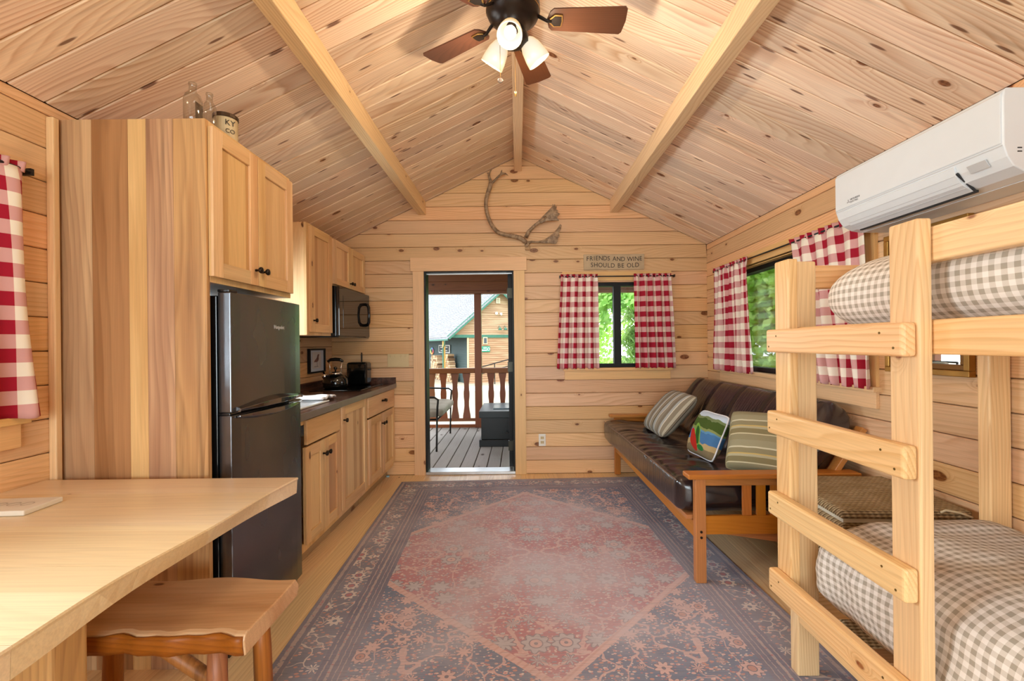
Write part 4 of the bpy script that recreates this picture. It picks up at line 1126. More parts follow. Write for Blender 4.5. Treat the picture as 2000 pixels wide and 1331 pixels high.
# ------------------------------------------------------------------ throw pillows
def stripe_mat(name, stops, period, axis=0):
    t = NT(name)
    u = t.xyz(t.uv())[axis]
    fr = t.math('FRACT', t.math('DIVIDE', u, period))
    col = t.ramp(fr, stops, 'CONSTANT')
    wv = t.noise(t.vmath('MULTIPLY', t.uv(), (300, 300, 1)), 1.0)
    return t.fin(t.mix(t.sstep(wv, 0.3, 0.7, 0, 0.15), col, srgb(120, 110, 90)), 0.9, 0.1)
def pillow(name, label, mat, w, h, th, M, piping, pmat=None):
    t = thing(name, label, 'pillow', local=True, group=None); t.matrix_world = M
    def face(sgn):
        def f(u, v):
            a, b = 2 * u - 1, 2 * v - 1
            k = max(0.0, (1 - abs(a) ** 2.6) * (1 - abs(b) ** 2.6)) ** 0.45
            pinch = 1 - 0.07 * (1 - abs(b) ** 2) * 0 - 0.06 * (abs(a) ** 2) * (1 - abs(b) ** 2)
            pin2 = 1 - 0.06 * (abs(b) ** 2) * (1 - abs(a) ** 2)
            wr = 0.006 * noise.noise(Vector((a * 4, b * 3, sgn * 2 + w * 10))) * k
            rc_ = 1 - 0.09 * (a * a * b * b) ** 2
            return (a * w / 2 * pinch * rc_, b * h / 2 * pin2 * rc_, sgn * (th / 2 * k + wr))
        return f
    mb = MB().grid(26, 26, face(1), lambda u, v: (u * w, v * h))
    n0 = len(mb.f)
    mb.grid(26, 26, face(-1), lambda u, v: (u * w, v * h))
    for i in range(n0, len(mb.f)):
        mb.f[i] = mb.f[i][::-1]; mb.uv[i] = mb.uv[i][::-1]
    c = build('cover', mb, mat, t, smooth=True)
    if piping:
        P = []
        for i in range(64):
            q = i / 64 * 4; s = int(q); r = q - s
            u, v = ((r, 0), (1, r), (1 - r, 1), (0, 1 - r))[s]
            P.append(face(1)(u, v))
        P.append(P[0])
        build('piping', MB().tube(P, piping, 6), pmat or mat, t, smooth=True)
    return t
def orient(loc, xdir, ydir): return frame(loc, xdir, ydir)
ST1 = stripe_mat('grey_stripe', [(0.0, srgb(128, 118, 104)), (0.14, srgb(170, 172, 168)), (0.24, srgb(214, 208, 190)), (0.28, srgb(140, 130, 112)), (0.42, srgb(186, 178, 158)), (0.47, srgb(112, 102, 86)), (0.6, srgb(168, 172, 170)), (0.78, srgb(212, 206, 188)), (0.82, srgb(146, 138, 122))], 0.22)
ST2 = stripe_mat('olive_stripe', [(0.0, srgb(146, 138, 108)), (0.2, srgb(206, 198, 164)), (0.24, srgb(132, 122, 88)), (0.42, srgb(176, 170, 142)), (0.5, srgb(198, 172, 106)), (0.54, srgb(142, 134, 104)), (0.72, srgb(206, 202, 176)), (0.77, srgb(154, 148, 120))], 0.17, 1)
def picture_pillow():
    t = NT('lake_print_cushion')
    u, v, _ = t.xyz(t.uv())
    W = 0.30
    U = t.math('DIVIDE', u, W); V = t.math('DIVIDE', v, W)
    nz = t.math('MULTIPLY', t.math('SUBTRACT', t.noise(t.uv(), 14.0, 2.0), 0.5), 0.14)
    Vn = t.math('ADD', V, nz)
    col = t.ramp(Vn, [(0.0, srgb(128, 112, 84)), (0.2, srgb(176, 152, 108)), (0.3, srgb(70, 112, 156)), (0.52, srgb(92, 136, 172)), (0.56, srgb(132, 140, 84)), (0.62, srgb(70, 88, 40)), (0.82, srgb(112, 124, 84)), (0.88, srgb(186, 200, 216))], 'CONSTANT')
    def canoe(col, cx, cy, a, lx, ly, c):
        dx = t.math('SUBTRACT', U, cx); dy = t.math('SUBTRACT', V, cy)
        p = t.math('ADD', t.math('MULTIPLY', dx, math.cos(a)), t.math('MULTIPLY', dy, math.sin(a)))
        q = t.math('SUBTRACT', t.math('MULTIPLY', dy, math.cos(a)), t.math('MULTIPLY', dx, math.sin(a)))
        r = t.math('ADD', t.math('POWER', t.math('ABSOLUTE', t.math('DIVIDE', p, lx)), 2.0), t.math('POWER', t.math('ABSOLUTE', t.math('DIVIDE', q, ly)), 2.0))
        return t.mix(t.math('LESS_THAN', r, 1.0), col, c)
    col = canoe(col, 0.54, 0.42, -1.1, 0.30, 0.13, srgb(116, 156, 66))
    col = canoe(col, 0.56, 0.44, -1.1, 0.21, 0.065, srgb(42, 84, 36))
    col = canoe(col, 0.44, 0.32, -0.8, 0.30, 0.11, srgb(172, 44, 34))
    col = canoe(col, 0.78, 0.2, -0.1, 0.13, 0.06, srgb(44, 110, 56))
    return t.fin(col, 0.9, 0.1)
PICT = picture_pillow()
def ortho(loc, x, y):
    x, y = Vector(x).normalized(), Vector(y); return frame(loc, x, y - x * x.dot(y))
pillow('throw_pillow', 'grey striped throw pillow at the far end of the futon', ST1, 0.55, 0.44, 0.17, ortho((1.25, 3.78, 0.70), (0, -1, 0), (0.26, 0, 0.29)), 0.004)
pillow('throw_pillow', 'small lake picture cushion with canoes in the middle of the futon', PICT, 0.34, 0.31, 0.13, ortho((1.225, 2.95, 0.68), (0.10, -1, 0), (0.10, 0.03, 0.24)), 0.005, plain('white_cord', srgb(214, 216, 220), 0.8))
pillow('throw_pillow', 'olive striped throw pillow at the near end of the futon', ST2, 0.40, 0.39, 0.17, ortho((1.41, 2.61, 0.70), (0.8, -0.6, 0), (0.24, 0.06, 0.285)), 0.004)
# ------------------------------------------------------------------ seagrass trunk
def seagrass():
    t = NT('woven_seagrass')
    x, y, z = t.xyz(t.obj())
    u = t.math('ADD', x, t.math('MULTIPLY', z, 1.0))
    row = t.math('MULTIPLY', t.math('ADD', y, z), 75.0)
    tw = t.math('SINE', t.math('ADD', t.math('MULTIPLY', t.math('ADD', x, t.math('MULTIPLY', y, 0.4)), 260.0), t.math('MULTIPLY', t.math('FLOOR', row), 1.7)))
    ri = t.math('SINE', t.math('MULTIPLY', row, 2 * PI))
    h = t.math('ADD', t.math('MULTIPLY', ri, 0.6), t.math('MULTIPLY', tw, 0.4))
    nz = t.noise(t.obj(), 14.0, 3.0)
    col = t.mix(t.sstep(h, -0.7, 0.8), srgb(120, 96, 66), t.mix(t.sstep(nz, 0.3, 0.7), srgb(214, 190, 150), srgb(186, 160, 116)))
    return t.fin(col, 0.8, 0.2, bump=h, bump_d=0.6)
SEA = seagrass()
LIN = plain('cotton_liner', srgb(216, 208, 186), 0.9, 0.1)
tr = thing('seagrass_trunk', 'lidded woven seagrass trunk between the futon and the bunk bed', 'trunk', (1.58, 2.085, 0), (0, 0, math.radians(-3)), local=True)
build('body', MB().box(-0.245, 0.245, -0.235, 0.235, 0.001, 0.535), SEA, tr, bevel=0.012)
build('liner', MB().box(-0.24, 0.24, -0.23, 0.23, 0.535, 0.553), LIN, tr)
build('lid', MB().box(-0.255, 0.255, -0.245, 0.245, 0.553, 0.592), SEA, tr, bevel=0.01)
CORD = plain('rope_cord', srgb(206, 186, 150), 0.8)
build('rope_handle', MB().tube([(0.23, -0.06, 0.59), (0.236, -0.05, 0.61), (0.24, 0.0, 0.622), (0.236, 0.05, 0.61), (0.23, 0.06, 0.59)], 0.006, 8), CORD, tr, smooth=True)
build('tie_cord', MB().tube([(0.13, -0.246, 0.585), (0.14, -0.256, 0.598), (0.19, -0.262, 0.59), (0.23, -0.27, 0.575)], 0.005, 6), CORD, tr, smooth=True)

# ------------------------------------------------------------------ bunk bed
BK = {a: wood('bunk_pine_' + a, a, srgb(237, 198, 146), srgb(208, 152, 94), knot=0.12, knot_col=srgb(140, 78, 44), ring=0.8, ringf=80, tint=0.12, rough=0.35, ksize=0.8, wav=0.7) for a in 'XYZ'}
XLAD = 1.012
BY0, BY1 = -0.28, 1.775
bunk = thing('bunk_bed', 'pine bunk bed with a side ladder along the right wall', 'bunk bed', (1.45, 0.75, 0))
def post(x0, x1, y0, y1, z0, z1): return build('post', MB().box(x0, x1, y0, y1, z0, z1), BK['Z'], bunk, bevel=0.006, seg=3)
post(1.051, 1.134, 1.7255, 1.775, 0.0085, 1.585)
post(1.788, 1.870, 1.7255, 1.775, 0.0085, 1.585)
post(1.051, 1.134, BY0, BY0 + 0.05, 0.001, 1.585)
post(1.788, 1.870, BY0, BY0 + 0.05, 0.001, 1.585)
def rail(nm, x0, x1, y0, y1, z0, z1, ax): return build(nm, MB().box(x0, x1, y0, y1, z0, z1), BK[ax], bunk, bevel=0.006, seg=3)
for z0, nm in ((1.245, 'side_rail'), (0.215, 'side_rail')):
    rail(nm, 1.052, 1.090, BY0 + 0.051, 1.7245, z0, z0 + 0.089, 'Y')
    rail(nm, 1.832, 1.870, BY0 + 0.051, 1.7245, z0, z0 + 0.089, 'Y')
rail('guard_rail', 1.052, 1.090, BY0 + 0.051, 1.239, 1.482, 1.571, 'Y')
for z0 in (1.245, 1.482, 0.215):
    rail('end_rail', 1.135, 1.787, 1.737, 1.773, z0, z0 + 0.089, 'X')
    rail('end_rail', 1.135, 1.787, BY0 + 0.002, BY0 + 0.038, z0, z0 + 0.089, 'X')
for lvl in (0.225, 1.255):
    for k in range(9):
        y = BY0 + 0.1 + k * 0.205
        build('bed_slat', MB().box(1.091, 1.831, y, y + 0.07, lvl, lvl + 0.02), BK['X'], bunk)
# ladder
ld = thing('bunk_ladder', 'pine ladder with four wide rungs fixed to the side of the bunk bed', 'ladder', (1.0, 1.47, 0.3))
for y0, y1 in ((1.149, 1.240), (1.70, 1.79)):
    build('upright', MB().box(XLAD, XLAD + 0.0375, y0, y1, 0.30, 1.591), BK['Z'], ld, bevel=0.006, seg=3)
SCREW = plain('brass_screw', srgb(120, 92, 40), 0.4, metal=0.6)
for z0 in (1.24, 0.926, 0.612, 0.312):
    r = build('rung', MB().box(XLAD - 0.0385, XLAD - 0.0005, 1.152, 1.786, z0, z0 + 0.0875), BK['Y'], ld, bevel=0.009, seg=3)
    for ys in (1.18, 1.225, 1.715, 1.765):
        zs = z0 + (0.022 if ys in (1.18, 1.765) else 0.062)
        build('screw', MB().lathe([(0.0035, 0), (0.0035, 0.0012), (0, 0.0014)], (XLAD - 0.0383, ys, zs), 8, (-1, 0, 0)), SCREW, r)

# bedding
GB = gingham('beige_gingham', 0.0265, (srgb(236, 230, 222), srgb(210, 202, 190), srgb(172, 163, 148)), 0.9)
def dz(q, y, v, k): return q
up = build('comforter', slab(170, 96, -0.2, 1.715, rrect(1.096, 1.826, 1.292, 1.575, 0.1, 2.7), 0.2, None, 0.016), GB, smooth=True,
           label='beige gingham comforter on the top bunk', cat='comforter', group='gingham bedding')
def lower_tuft(q, y, v, k):
    q = q.copy()
    if q.x < 1.25:                       # the front side hangs loosely and bulges towards the far end
        q.x -= 0.03 * max(0, (y - 0.9) / 0.8) * (1.25 - q.x) / 0.15
        q.x += 0.012 * math.sin(y * 23 + q.y * 9) * max(0.0, 0.62 - q.y) * 2
    q.y += 0.007 * math.sin(y * 11 + q.x * 6) * k
    fold = noise.noise(Vector((q.x * 9, y * 7 + q.y * 10, q.y * 9))) * 0.016 + noise.noise(Vector((q.x * 3 + 5, y * 16, q.y * 20))) * 0.008
    if q.x < 1.2: q.x -= fold * k * min(1.0, max(0.0, (y - 0.8) / 0.5))
    else: q.y += fold * 0.7 * k * (1 if q.y > 0.5 else 0)
    return q
lo = build('comforter', slab(200, 110, -0.2, 1.72, rrect(1.096, 1.826, 0.275, 0.635, 0.1, 3.4), 0.12, lower_tuft, 0.026), GB, smooth=True,
           label='rumpled beige gingham comforter on the lower bunk', cat='comforter', group='gingham bedding')
# ------------------------------------------------------------------ mirror
GOLD = plain('antique_gold', srgb(168, 124, 58), 0.35, metal=0.7, var=0.2)
m0, m1, mz0, mz1 = 1.86, 2.29, 1.125, 1.80
mi = thing('wall_mirror', 'gold framed mirror on the right wall behind the bunk', 'mirror', (XR, (m0 + m1) / 2, mz0))
def mframe(w0, w1, d):
    mb = MB(); a, b, p, q = m0 + w0, m1 - w0, mz0 + w0, mz1 - w0; w = w1 - w0
    mb.box(XR - d, XR - 0.001, a, b, p, p + w).box(XR - d, XR - 0.001, a, b, q - w, q).box(XR - d, XR - 0.001, a, a + w, p + w, q - w).box(XR - d, XR - 0.001, b - w, b, p + w, q - w)
    return mb
build('outer_frame', mframe(0.0, 0.026, 0.03), GOLD, mi, bevel=0.003)
build('inner_frame', mframe(0.0262, 0.05, 0.02), plain('gilt_dark', srgb(124, 84, 36), 0.4, metal=0.6), mi, bevel=0.003)  # inner moulding in a darker gold
build('mirror_glass', MB().box(XR - 0.008, XR - 0.002, m0 + 0.05, m1 - 0.05, mz0 + 0.05, mz1 - 0.05), plain('silvered_glass', (0.9, 0.92, 0.92, 1), 0.01, metal=1.0, var=0.0), mi)

# ------------------------------------------------------------------ air conditioner
ACW = plain('ac_white', srgb(222, 228, 232), 0.25, 0.5, var=0.01)
ACG = plain('ac_grey', srgb(196, 198, 200), 0.35, 0.4, var=0.01)
ax0, ax1, az0, az1 = XR - 0.252, XR - 0.002, 1.828, 2.12
ay0, ay1 = 1.512, 2.31
ac = thing('air_conditioner', 'white split air conditioner mounted high on the right wall', 'air conditioner', (XR - 0.12, (ay0 + ay1) / 2, az0))
prof = [(ax1, az1), (ax0 + 0.012, az1), (ax0 + 0.003, az1 - 0.008), (ax0, az1 - 0.03), (ax0, az0 + 0.10), (ax0 + 0.012, az0 + 0.062), (ax0 + 0.035, az0 + 0.03), (ax0 + 0.075, az0 + 0.008), (ax0 + 0.12, az0), (ax1, az0)]
def acbody(y0, y1, pr_):
    return MB().extrude(pr_, (0, y1, 0), (1, 0, 0), (0, 0, 1), y1 - y0) if False else _sweep(pr_, y0, y1)
def _sweep(pr_, y0, y1):
    mb = MB(); m = len(pr_)
    for y in (y0, y1):
        for x, z in pr_: mb.v.append((x, y, z))
    mb.f.append(tuple(range(m))[::-1]); mb.f.append(tuple(range(m, 2 * m)))
    for i in range(m): j = (i + 1) % m; mb.f.append((i, j, m + j, m + i))
    return mb
build('housing', _sweep(prof, ay0, ay1), ACW, ac, bevel=0.004, seg=3)
# front panel, slightly proud, ending above the louvre
build('front_panel', _sweep([(ax0 + 0.002, az1 - 0.012), (ax0 - 0.005, az1 - 0.02), (ax0 - 0.005, az0 + 0.108), (ax0 + 0.002, az0 + 0.104)], ay0 + 0.006, ay1 - 0.004), ACW, ac, bevel=0.002)
# louvre flap curved round the lower front
def lv(k): # along the lower curve
    pts = [(ax0 - 0.001, az0 + 0.09), (ax0 + 0.010, az0 + 0.058), (ax0 + 0.033, az0 + 0.025), (ax0 + 0.072, az0 + 0.003)]
    q = k * 3; i = min(2, int(q)); r = q - i
    return (pts[i][0] + (pts[i + 1][0] - pts[i][0]) * r, pts[i][1] + (pts[i + 1][1] - pts[i][1]) * r)
N = 12; po = [lv(i / N) for i in range(N + 1)]
flap = build('louvre', _sweep([(x - 0.004, z - 0.0025) for x, z in po] + [(x + 0.004, z + 0.004) for x, z in po[::-1]], ay0 + 0.17, ay1 - 0.06), ACW, ac, bevel=0.001)
for k in (0.3, 0.55, 0.8):
    x, z = lv(k)
    build('louvre_groove', MB().box(x - 0.0055, x - 0.002, ay0 + 0.175, ay1 - 0.065, z - 0.004, z - 0.0022), ACG, flap)
DK = plain('ac_gap', srgb(40, 42, 44), 0.6)
x, z = lv(1.0)
build('air_gap', MB().box(x + 0.004, x + 0.016, ay0 + 0.17, ay1 - 0.06, z - 0.0055, z + 0.004), DK, ac)
build('air_gap', MB().obox((lv(0.25)[0] - 0.004, ay0 + 0.166, lv(0.25)[1]), (lv(1.0)[0], ay0 + 0.166, lv(1.0)[1] - 0.002), 0.005, 0.007), DK, ac)
build('panel_seam', MB().box(ax0 - 0.0015, ax0 + 0.002, ay0 + 0.004, ay1 - 0.002, az0 + 0.098, az0 + 0.102), ACG, ac)
build('underside', MB().box(ax0 + 0.125, ax1, ay0 + 0.01, ay1 - 0.01, az0 - 0.002, az0 - 0.0002), ACW, ac)
build('sensor_window', MB().obox((ax0 + 0.008, ay0 + 0.06, az0 + 0.062), (ax0 + 0.008, ay0 + 0.125, az0 + 0.062), 0.03, 0.004, (0.8, 0, 0.55)), ACG, ac)
INKG = plain('ac_ink', srgb(120, 122, 126), 0.6)
for q in range(2):
    build('vent_slot', MB().box(ax0 + 0.045, ax0 + 0.06, ay0 - 0.0008, ay0 + 0.0006, az0 + 0.088 - q * 0.012, az0 + 0.092 - q * 0.012), DK, ac)
MAC = frame((ax0 - 0.0055, ay1 - 0.095, az0 + 0.13), (0, -1, 0), (0, 0, 1))
text_mesh('MITSUBISHI', 0.012, INKG, ac, MAC @ Matrix.Translation((0.012, 0.006, 0)), align='LEFT', label='small grey brand lettering')
text_mesh('ELECTRIC', 0.012, INKG, ac, MAC @ Matrix.Translation((0.012, -0.006, 0)), align='LEFT', label='small grey brand lettering')
tri = MB()
for a in (90, 210, 330):
    c = Vector((0.006 * math.cos(math.radians(a)), 0.006 * math.sin(math.radians(a)), 0)); d = c.normalized(); s = Vector((-d.y, d.x, 0))
    P = [Vector((0, 0, 0)), c * 0.95 + s * 0.0032, c * 1.9, c * 0.95 - s * 0.0032]
    b = len(tri.v)
    for p in P: tri.v.append(tuple((MAC @ Matrix.Translation((0, 0, 0.0004))) @ p))
    tri.f.append((b, b + 3, b + 2, b + 1))
build('diamond_mark', tri, INKG, ac, label='three small grey diamonds')

# ------------------------------------------------------------------ ceiling fan
FX_, FY_, FZ = -0.005, 2.06, 2.752
FBR = plain('fan_bronze', srgb(44, 34, 30), 0.35, metal=0.6)
BRS = plain('fan_gold_edge', srgb(170, 132, 76), 0.35, metal=0.8)
BLD = wood('walnut_blade', 'X', srgb(98, 58, 40), srgb(58, 32, 22), knot=0.0, ring=0.6, ringf=110, tint=0.1, rough=0.3)
fan = thing('ceiling_fan', 'five blade ceiling fan with walnut blades and three lit glass shades', 'ceiling fan', (FX_, FY_, 2.4))
build('canopy', MB().lathe([(0.035, 0.0), (0.06, 0.03), (0.065, 0.085), (0.065, 0.07)], (FX_, FY_, 2.914), 24), FBR, fan, smooth=True)
build('downrod', MB().tube([(FX_, FY_, 2.88), (FX_, FY_, 2.925)], 0.014, 12), FBR, fan, smooth=True)
build('motor', MB().lathe([(0.04, 2.8950), (0.085, 2.8850), (0.115, 2.8600), (0.122, 2.8150), (0.122, 2.7850), (0.112, 2.7600), (0.085, 2.7400), (0.06, 2.7250), (0.06, 2.6850), (0.068, 2.6750), (0.068, 2.6500), (0.04, 2.6350), (0.0, 2.6330)][::-1], (FX_, FY_, 0), 32), FBR, fan, smooth=True)
build('gold_band', MB().lathe([(0.1215, 2.7820), (0.1235, 2.7850), (0.1215, 2.7880)], (FX_, FY_, 0), 32, caps=False), BRS, fan, smooth=True)
for k in range(5):
    a = math.radians(2 + 72 * k); M = Matrix.Translation((FX_, FY_, FZ)) @ Matrix.Rotation(a, 4, 'Z')
    e = bpy.data.objects.new('blade', None)
    r0, r1 = 0.165, 0.508
    mb = MB(); top = []; W0, W1 = 0.056, 0.072
    out = [(r0, -W0 * 0.72), (r0 + 0.015, -W0)] + [(r0 + (r1 - r0) * q / 6, -(W0 + (W1 - W0) * q / 6)) for q in range(1, 6)] + [(r1 - 0.01, -W1), (r1, -W1 + 0.012), (r1 + 0.006, 0), (r1, W1 - 0.012), (r1 - 0.01, W1)] + [(r0 + (r1 - r0) * q / 6, W0 + (W1 - W0) * q / 6) for q in range(5, 0, -1)] + [(r0 + 0.015, W0), (r0, W0 * 0.72), (r0 - 0.012, 0)]
    mb.extrude(out, (0, 0, 0), (1, 0, 0), (0, 1, 0), 0.006)
    me = mesh_from('blade', mb, (0.32, 0, 0)); me.materials.append(BLD)
    bpy.data.objects.remove(e)
    bo = bpy.data.objects.new('blade', me); C.objects.link(bo); bo.parent = fan
    ML_ = Matrix.Translation(-OFF[fan]) @ M @ Matrix.Rotation(math.radians(-10), 4, 'X') @ Matrix.Translation((0.32, 0, 0))
    bo.matrix_local = ML_; OFF[bo] = Vector((0.32, 0, 0))
    build('blade_arm', MB().tube([(0.10, 0, 0.028), (0.13, 0, 0.01), (0.155, 0, -0.006), (0.175, 0, -0.008)], [0.010, 0.009, 0.008, 0.008], 8, flat=0.7), FBR, bo, smooth=True)
    build('blade_plate', MB().extrude([(0.165, -0.012), (0.185, -0.032), (0.222, -0.03), (0.226, 0), (0.222, 0.03), (0.185, 0.032), (0.165, 0.012)], (0, 0, -0.0065), (1, 0, 0), (0, 1, 0), 0.006), BRS, bo, bevel=0.002)
    build('plate_inset', MB().extrude([(0.172, -0.008), (0.188, -0.025), (0.217, -0.024), (0.22, 0), (0.217, 0.024), (0.188, 0.025), (0.172, 0.008)], (0, 0, -0.0085), (1, 0, 0), (0, 1, 0), 0.003), FBR, bo)
def shade_mat():
    t = NT('lit_frosted_glass')
    lw = t.node('ShaderNodeLayerWeight'); lw.inputs[0].default_value = 0.3
    col = t.ramp(lw.outputs['Facing'], [(0.0, srgb(255, 250, 232)), (0.75, srgb(248, 206, 140)), (1.0, srgb(236, 180, 110))])
    return t.fin(srgb(110, 98, 78), 0.4, 0.4, **{'Emission Color': col, 'Emission Strength': 0.7})
SHADE = shade_mat()
BULB = plain('lit_bulb', srgb(255, 244, 220), 0.4, var=0.0, **{'Emission Color': srgb(255, 236, 200), 'Emission Strength': 4.0})
for k, a in enumerate((-97, 23, 143)):
    an_ = math.radians(a); dr = Vector((math.cos(an_), math.sin(an_), 0))
    base_ = Vector((FX_, FY_, 2.685)) + dr * 0.055
    ax_ = (dr * 0.62 + Vector((0, 0, -0.78))).normalized()
    arm_ = build('light_arm', MB().tube([Vector((FX_, FY_, 2.70)) + dr * 0.04, base_, base_ + ax_ * 0.02], [0.016, 0.018, 0.02], 10), FBR, fan, smooth=True)
    sh = build('glass_shade', MB().lathe([(0.024, 0.012), (0.034, 0.022), (0.046, 0.05), (0.053, 0.09), (0.055, 0.12), (0.052, 0.121), (0.050, 0.09), (0.043, 0.05), (0.03, 0.024), (0.022, 0.016)], base_, 24, ax_, caps=False), SHADE, fan, smooth=True)
    build('bulb', MB().lathe([(0.0, 0.02), (0.013, 0.03), (0.02, 0.055), (0.027, 0.078), (0.022, 0.1), (0.01, 0.108), (0, 0.109)], base_, 16, ax_), BULB, sh, smooth=True)
    ld_ = bpy.data.lights.new('fan_bulb_light', 'POINT'); ld_.energy = 6.5; ld_.color = (1.0, 0.80, 0.55); ld_.shadow_soft_size = 0.03
    lo_ = bpy.data.objects.new('fan_bulb_light', ld_); C.objects.link(lo_); lo_.location = base_ + ax_ * 0.165
p1, p2 = at_y(977, 120, FY_ - 0.03), at_y(975.5, 152, FY_ - 0.03)
build('pull_chain', MB().tube([(p1.x, p1.y, 2.65), (p1.x, p1.y, p2.z)], 0.0012, 6), BRS, fan)
build('pull_medallion', MB().lathe([(0.0, -0.002), (0.011, -0.002), (0.012, 0), (0.011, 0.002), (0, 0.002)], (p1.x, p1.y, p2.z - 0.012), 14, (0, 1, 0)), FBR, fan)
p1, p2 = at_y(1006, 100, FY_ + 0.03), at_y(1005, 178, FY_ + 0.03)
build('pull_chain', MB().tube([(p1.x, p1.y, 2.65), (p1.x, p1.y, p2.z)], 0.0012, 6), BRS, fan)
build('pull_fob', MB().lathe([(0, -0.028), (0.005, -0.022), (0.004, -0.012), (0.0055, -0.004), (0, 0)], (p1.x, p1.y, p2.z), 10), BRS, fan, smooth=True)

# ------------------------------------------------------------------ dining table
TBL = wood('slab_table', 'X', srgb(236, 214, 176), srgb(206, 174, 130), knot=0.04, knot_col=srgb(150, 104, 64), ring=0.3, ringf=36, tint=0.02, rough=0.32, ksize=0.5, stave=0.23, stave_col=srgb(216, 184, 140))
LOG = wood('rustic_log', 'Z', srgb(206, 156, 92), srgb(140, 88, 44), knot=0.25, knot_col=srgb(70, 38, 20), ring=0.5, ringf=40, tint=0.1, rough=0.45, stain=0.6, stain_col=srgb(96, 60, 32))
tb = thing('dining_table', 'thick live-edge pine dining table against the left wall', 'table', (-1.35, 1.0, 0))
TZ = 0.775; ty0, ty1 = 0.12, 1.76
# staves across the table (running along X), with a sheared live edge on the room side
def edge_x(y): return -0.868 + 0.012 * math.sin(y * 4.1 + 0.5) + 0.006 * math.sin(y * 11)
ys = [ty0, 0.45, 0.78, 1.06, 1.30, 1.585, ty1]
for i, (ya, yb) in enumerate(zip(ys, ys[1:])):
    mb = MB(); n_ = 6
    for q in range(n_ + 1):
        y = ya + (yb - ya) * q / n_ + (0.0004 if q == 0 else (-0.0004 if q == n_ else 0))
        bevel_y = 0.0
        ex = edge_x(y); und = 0.02 + 0.014 * math.sin(y * 6)
        for x, z in ((XL + 0.004, TZ - 0.06), (ex - und, TZ - 0.06), (ex - 0.004, TZ - 0.012), (ex, TZ - 0.004), (ex - 0.003, TZ), (XL + 0.004, TZ)): mb.v.append((x, y, z))
    for q in range(n_):
        for k in range(6):
            k2 = (k + 1) % 6; mb.f.append((q * 6 + k, q * 6 + k2, (q + 1) * 6 + k2, (q + 1) * 6 + k))
    mb.f.append((5, 4, 3, 2, 1, 0)); mb.f.append(tuple(n_ * 6 + k for k in range(6)))
    build('top_plank', mb, TBL, tb)
build('leg', MB().box(-1.36, -1.18, 1.14, 1.245, 0.001, TZ - 0.0605), LOG, tb, bevel=0.012, seg=3)
build('leg', MB().box(-1.36, -1.18, 0.3, 0.41, 0.001, TZ - 0.0605), LOG, tb, bevel=0.012, seg=3)
build('brace', MB().tube([(-1.34, 1.42, 0.62), (-1.2, 1.42, 0.5), (-0.93, 1.42, 0.10)], [0.03, 0.032, 0.03], 12), LOG, tb, smooth=True) if False else None
# stool bench tucked under the table
STO = wood('stool_slab', 'X', srgb(222, 182, 136), srgb(180, 120, 74), knot=0.1, knot_col=srgb(110, 60, 34), ring=0.4, ringf=34, tint=0.02, rough=0.35, alt=srgb(198, 148, 100))
BARK = wood('stool_bark', 'X', srgb(166, 98, 48), srgb(104, 52, 22), knot=0.2, knot_col=srgb(50, 24, 12), ring=0.6, ringf=50, rough=0.45, stain=0.7, stain_col=srgb(70, 34, 16))
BARKZ = wood('stool_leg_bark', 'Z', srgb(172, 108, 58), srgb(110, 58, 26), knot=0.2, knot_col=srgb(50, 24, 12), ring=0.6, ringf=50, rough=0.45, stain=0.6, stain_col=srgb(74, 38, 18))
sb = thing('log_bench', 'rustic slab bench with round peeled legs tucked under the table', 'bench', (-1.15, 1.49, 0))
sx0, sx1, sy0, sy1, sz = -1.50, -0.80, 1.322, 1.655, 0.45
mb = MB(); n_ = 24
for i in range(n_ + 1):
    x = sx0 + (sx1 - sx0) * i / n_
    f_ = sy0 + 0.006 * math.sin(i * 0.7) - 0.004 * math.cos(i * 1.9); b_ = sy1 + 0.012 * math.sin(i * 0.45 + 1)
    dip = 0.006 * math.sin(i * 0.26)
    for y, z in ((f_ + 0.006, sz - 0.064 + 0.003 * math.sin(i)), (f_, sz - 0.02), (f_ + 0.006, sz - 0.004), (f_ + 0.02, sz), ((f_ + b_) / 2, sz - 0.004 + dip * 0.5), (b_ - 0.02, sz), (b_, sz - 0.03), (b_ - 0.01, sz - 0.064)): mb.v.append((x, y, z))
for i in range(n_):
    for k in range(8):
        k2 = (k + 1) % 8; mb.f.append((i * 8 + k, i * 8 + k2, (i + 1) * 8 + k2, (i + 1) * 8 + k))
mb.f.append(tuple(range(7, -1, -1))); mb.f.append(tuple(n_ * 8 + k for k in range(8)))
seat = build('seat', mb, STO, sb, bevel=0.004)
# bark-brown live edge along the front
mb = MB().grid(30, 5, lambda u, v: (sx0 + 0.004 + (sx1 - sx0 - 0.008) * u, sy0 - 0.0015 + 0.004 * math.sin(u * 16.8) * 0 + 0.006 * math.sin(u * n_ * 0.7) - 0.004 * math.cos(u * n_ * 1.9) + 0.006 * (1 - v) * (1 - v) - 0.003 * math.sin(v * PI), sz - 0.063 + 0.058 * v + 0.0025 * math.sin(u * 30) * v), None)
build('live_edge', mb, BARK, seat, smooth=True, solid=0.004)
for x0, y0, x1, y1 in ((-0.945, 1.42, -0.945, 1.41), (-0.905, 1.585, -0.90, 1.595), (-1.40, 1.41, -1.44, 1.38), (-1.40, 1.575, -1.44, 1.60)):
    build('leg', MB().tube([(x0, y0, sz - 0.066), ((x0 + x1) / 2, (y0 + y1) / 2, 0.22), (x1, y1, 0.009)], [0.026, 0.029, 0.03], 14), BARKZ, sb, smooth=True)
build('stretcher', MB().tube([(-1.39, 1.50, 0.40), (-1.2, 1.50, 0.31), (-0.9, 1.50, 0.10)], [0.022, 0.024, 0.022], 12), BARKZ, sb, smooth=True)
